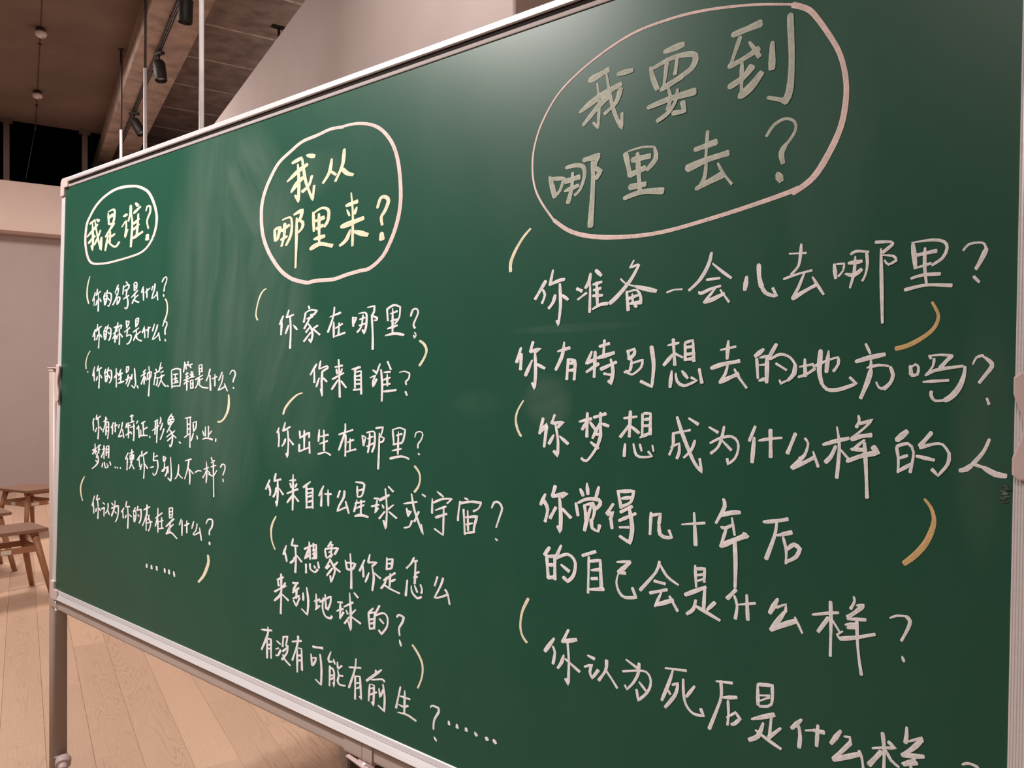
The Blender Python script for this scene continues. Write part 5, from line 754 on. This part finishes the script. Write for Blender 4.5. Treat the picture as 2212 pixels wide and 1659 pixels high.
w 是 | 2.1 , 2.1 ; 2071 -319 2072 -344 | 2.1 , 2 ; 2072 -319 2089 -316 2088 -339 2074 -345 | 1.4 , 1.4 ; 2073 -332 2086 -329 | 1.4 , 1.4 ; 2073 -339 2086 -331 | 2.8 , 2.7 ; 2065 -363 2092 -350 | 1.9 , 1.9 ; 2089 -350 2087 -377 | 2.4 , 2.4 ; 2100 -364 2086 -379 | 2.6 , 2.6 ; 2079 -364 2073 -381 2062 -389 | 1.9 , 1.9 ; 2070 -375 2085 -382 2101 -388
w 什 | 2.6 , 2.7 ; 2124 -347 2113 -360 | 2.3 , 2.3 ; 2121 -355 2123 -366 2122 -380 | 1.5 , 1.5 ; 2129 -358 2138 -355 | 2.4 , 2.4 ; 2138 -355 2150 -354 | 2.2 , 2.3 ; 2143 -348 2142 -372
w 么 | 2.6 , 2.7 ; 2168 -347 2158 -364 | 1.4 , 1.4 ; 2172 -352 2178 -351 2179 -357 | 2.6 , 2.7 ; 2179 -357 2161 -381 | 2.6 , 2.7 ; 2161 -382 2175 -374 2190 -366 | 1.6 , 1.7 ; 2188 -363 2191 -369 2193 -381
w 样 | 1.7 , 1.9 ; 2202 -356 2213 -352 2225 -349 2218 -344 | 1.9 , 2 ; 2212 -336 2214 -354 2214 -376 | 2.8 , 3 ; 2211 -357 2199 -375 | 1.6 , 1.7 ; 2216 -354 2221 -363 2229 -368 | 2 , 2.1 ; 2236 -323 2236 -332 2235 -340 | 1.6 , 1.8 ; 2237 -338 2251 -330 2251 -334 | 2.3 , 2.6 ; 2251 -332 2242 -344 2232 -354 | 2.3 , 2.6 ; 2233 -354 2253 -349 | 1.5 , 1.7 ; 2232 -363 2245 -355 | 1.8 , 2 ; 2234 -364 2247 -358 | 1.9 , 2.1 ; 2241 -363 2241 -369
w ? | 1.4 , 1.6 ; 2289 -346 2294 -343 2302 -344 2304 -348
"""
def smooth(pts, step=4.0):
    n = len(pts)
    if n < 2: return pts
    if n == 2:
        k_ = max(2, int((pts[1] - pts[0]).length / 8)); return [pts[0].lerp(pts[1], i / k_) for i in range(k_ + 1)]
    out = []
    for i in range(n - 1):
        p0 = pts[i - 1] if i else pts[0]; p1 = pts[i]; p2 = pts[i + 1]; p3 = pts[i + 2] if i + 2 < n else pts[-1]
        # keep sharp turns sharp
        if i and (p1 - p0).length and (p2 - p1).length and (p1 - p0).normalized().dot((p2 - p1).normalized()) < .2: p0 = p1 - (p2 - p1) * .5
        if i + 2 < n and (p2 - p1).length and (p3 - p2).length and (p2 - p1).normalized().dot((p3 - p2).normalized()) < .2: p3 = p2 + (p2 - p1) * .5
        k_ = max(2, int((p2 - p1).length / step))
        for j in range(k_):
            t_ = j / k_; t2 = t_ * t_; t3 = t2 * t_
            out.append(.5 * ((2 * p1) + (p2 - p0) * t_ + (2 * p0 - 5 * p1 + 4 * p2 - p3) * t2 + (3 * p1 - p0 - 3 * p2 + p3) * t3))
    out.append(pts[-1]); return out
rnd = random.Random(3)
NAMES = {'?': 'chalk_question_mark', '、': 'chalk_comma', 'chalk_oval': 'chalk_oval', 'chalk_bracket': 'chalk_bracket', 'chalk_dots': 'chalk_dot'}
LAB = {'y': 'yellow chalk', 'p': 'pink chalk', 't': 'thin dull yellow chalk', 'Y': 'orange chalk'}
def finish(b, ev, col, nm):
    o = b.build(NAMES.get(nm, 'chalk_character'), M_CH[col], surf, recalc=False)
    at_ = o.data.attributes.new('edge', 'FLOAT', 'POINT'); at_.data.foreach_set('value', ev)
    if nm not in NAMES: o['label'] = 'handwritten character ' + nm + ' in ' + LAB.get(col, 'white chalk')
    elif col in LAB: o['label'] = LAB[col] + ' ' + NAMES[nm].split('_', 1)[1].replace('_', ' ')
for line in CHALK.strip().split('\n'):
    bits = line.split('|'); col, nm = bits[0].split()
    b = MB(); lift = .00035; edge_vals = []
    for st in bits[1:]:
        wd, cs = st.split(';'); rx, rz = map(float, wd.split(',')); cs = list(map(float, cs.split()))
        pts = [Vector((cs[i], cs[i + 1])) for i in range(0, len(cs), 2)]
        closed = (pts[0] - pts[-1]).length < 1 and len(pts) > 8
        P = smooth(pts)
        Q = [P[0]]
        for p in P[1:]:
            if (p - Q[-1]).length > .6: Q.append(p)
        if len(Q) < 2: Q.append(Q[0] + Vector((.5, -.5)))
        n = len(Q); ts = []
        for i in range(n):
            a_, c_ = Q[max(i - 1, 0)], Q[min(i + 1, n - 1)]; t_ = c_ - a_
            t_ = Vector((t_.x / rx, t_.y / rz)); t_.normalize(); ts.append(t_)
        rows = []
        def row(p, t_, k_):
            nx, nz = -t_.y * rx * k_, t_.x * rz * k_
            rows.append([(p.x + nx, p.y + nz), (p.x, p.y), (p.x - nx, p.y - nz)])
        ph = rnd.random() * 6; slim = (.55 + .4 * rnd.random())
        if not closed: row(Q[0] - Vector((ts[0].x * rx, ts[0].y * rz)) * .5, ts[0], .35 * slim)
        for i in range(n):
            s_ = i / (n - 1); k_ = 1 + .16 * math.sin(ph + s_ * 5) + .06 * (rnd.random() - .5)
            if not closed: k_ *= min(1, slim + s_ * 1.3) * (1 - .06 * s_)
            row(Q[i], ts[i], k_)
        if not closed: row(Q[-1] + Vector((ts[-1].x * rx, ts[-1].y * rz)) * .45, ts[-1], .62)
        vs = []
        for r_ in rows:
            for j, (u, v) in enumerate(r_): vs.append(bp(u / 1000, v / 1000, -lift - (.00025 if j == 1 else 0)))
        fs = []
        for i in range(len(rows) - 1):
            k0 = i * 3
            fs += [(k0, k0 + 1, k0 + 4, k0 + 3), (k0 + 1, k0 + 2, k0 + 5, k0 + 4)]
        b.add(vs, fs, True); lift += .00006
        edge_vals += [1.0, 0.0, 1.0] * len(rows)
        if nm == 'chalk_dots' and st is not bits[-1]:
            finish(b, edge_vals, col, nm); b = MB(); edge_vals = []
    finish(b, edge_vals, col, nm)
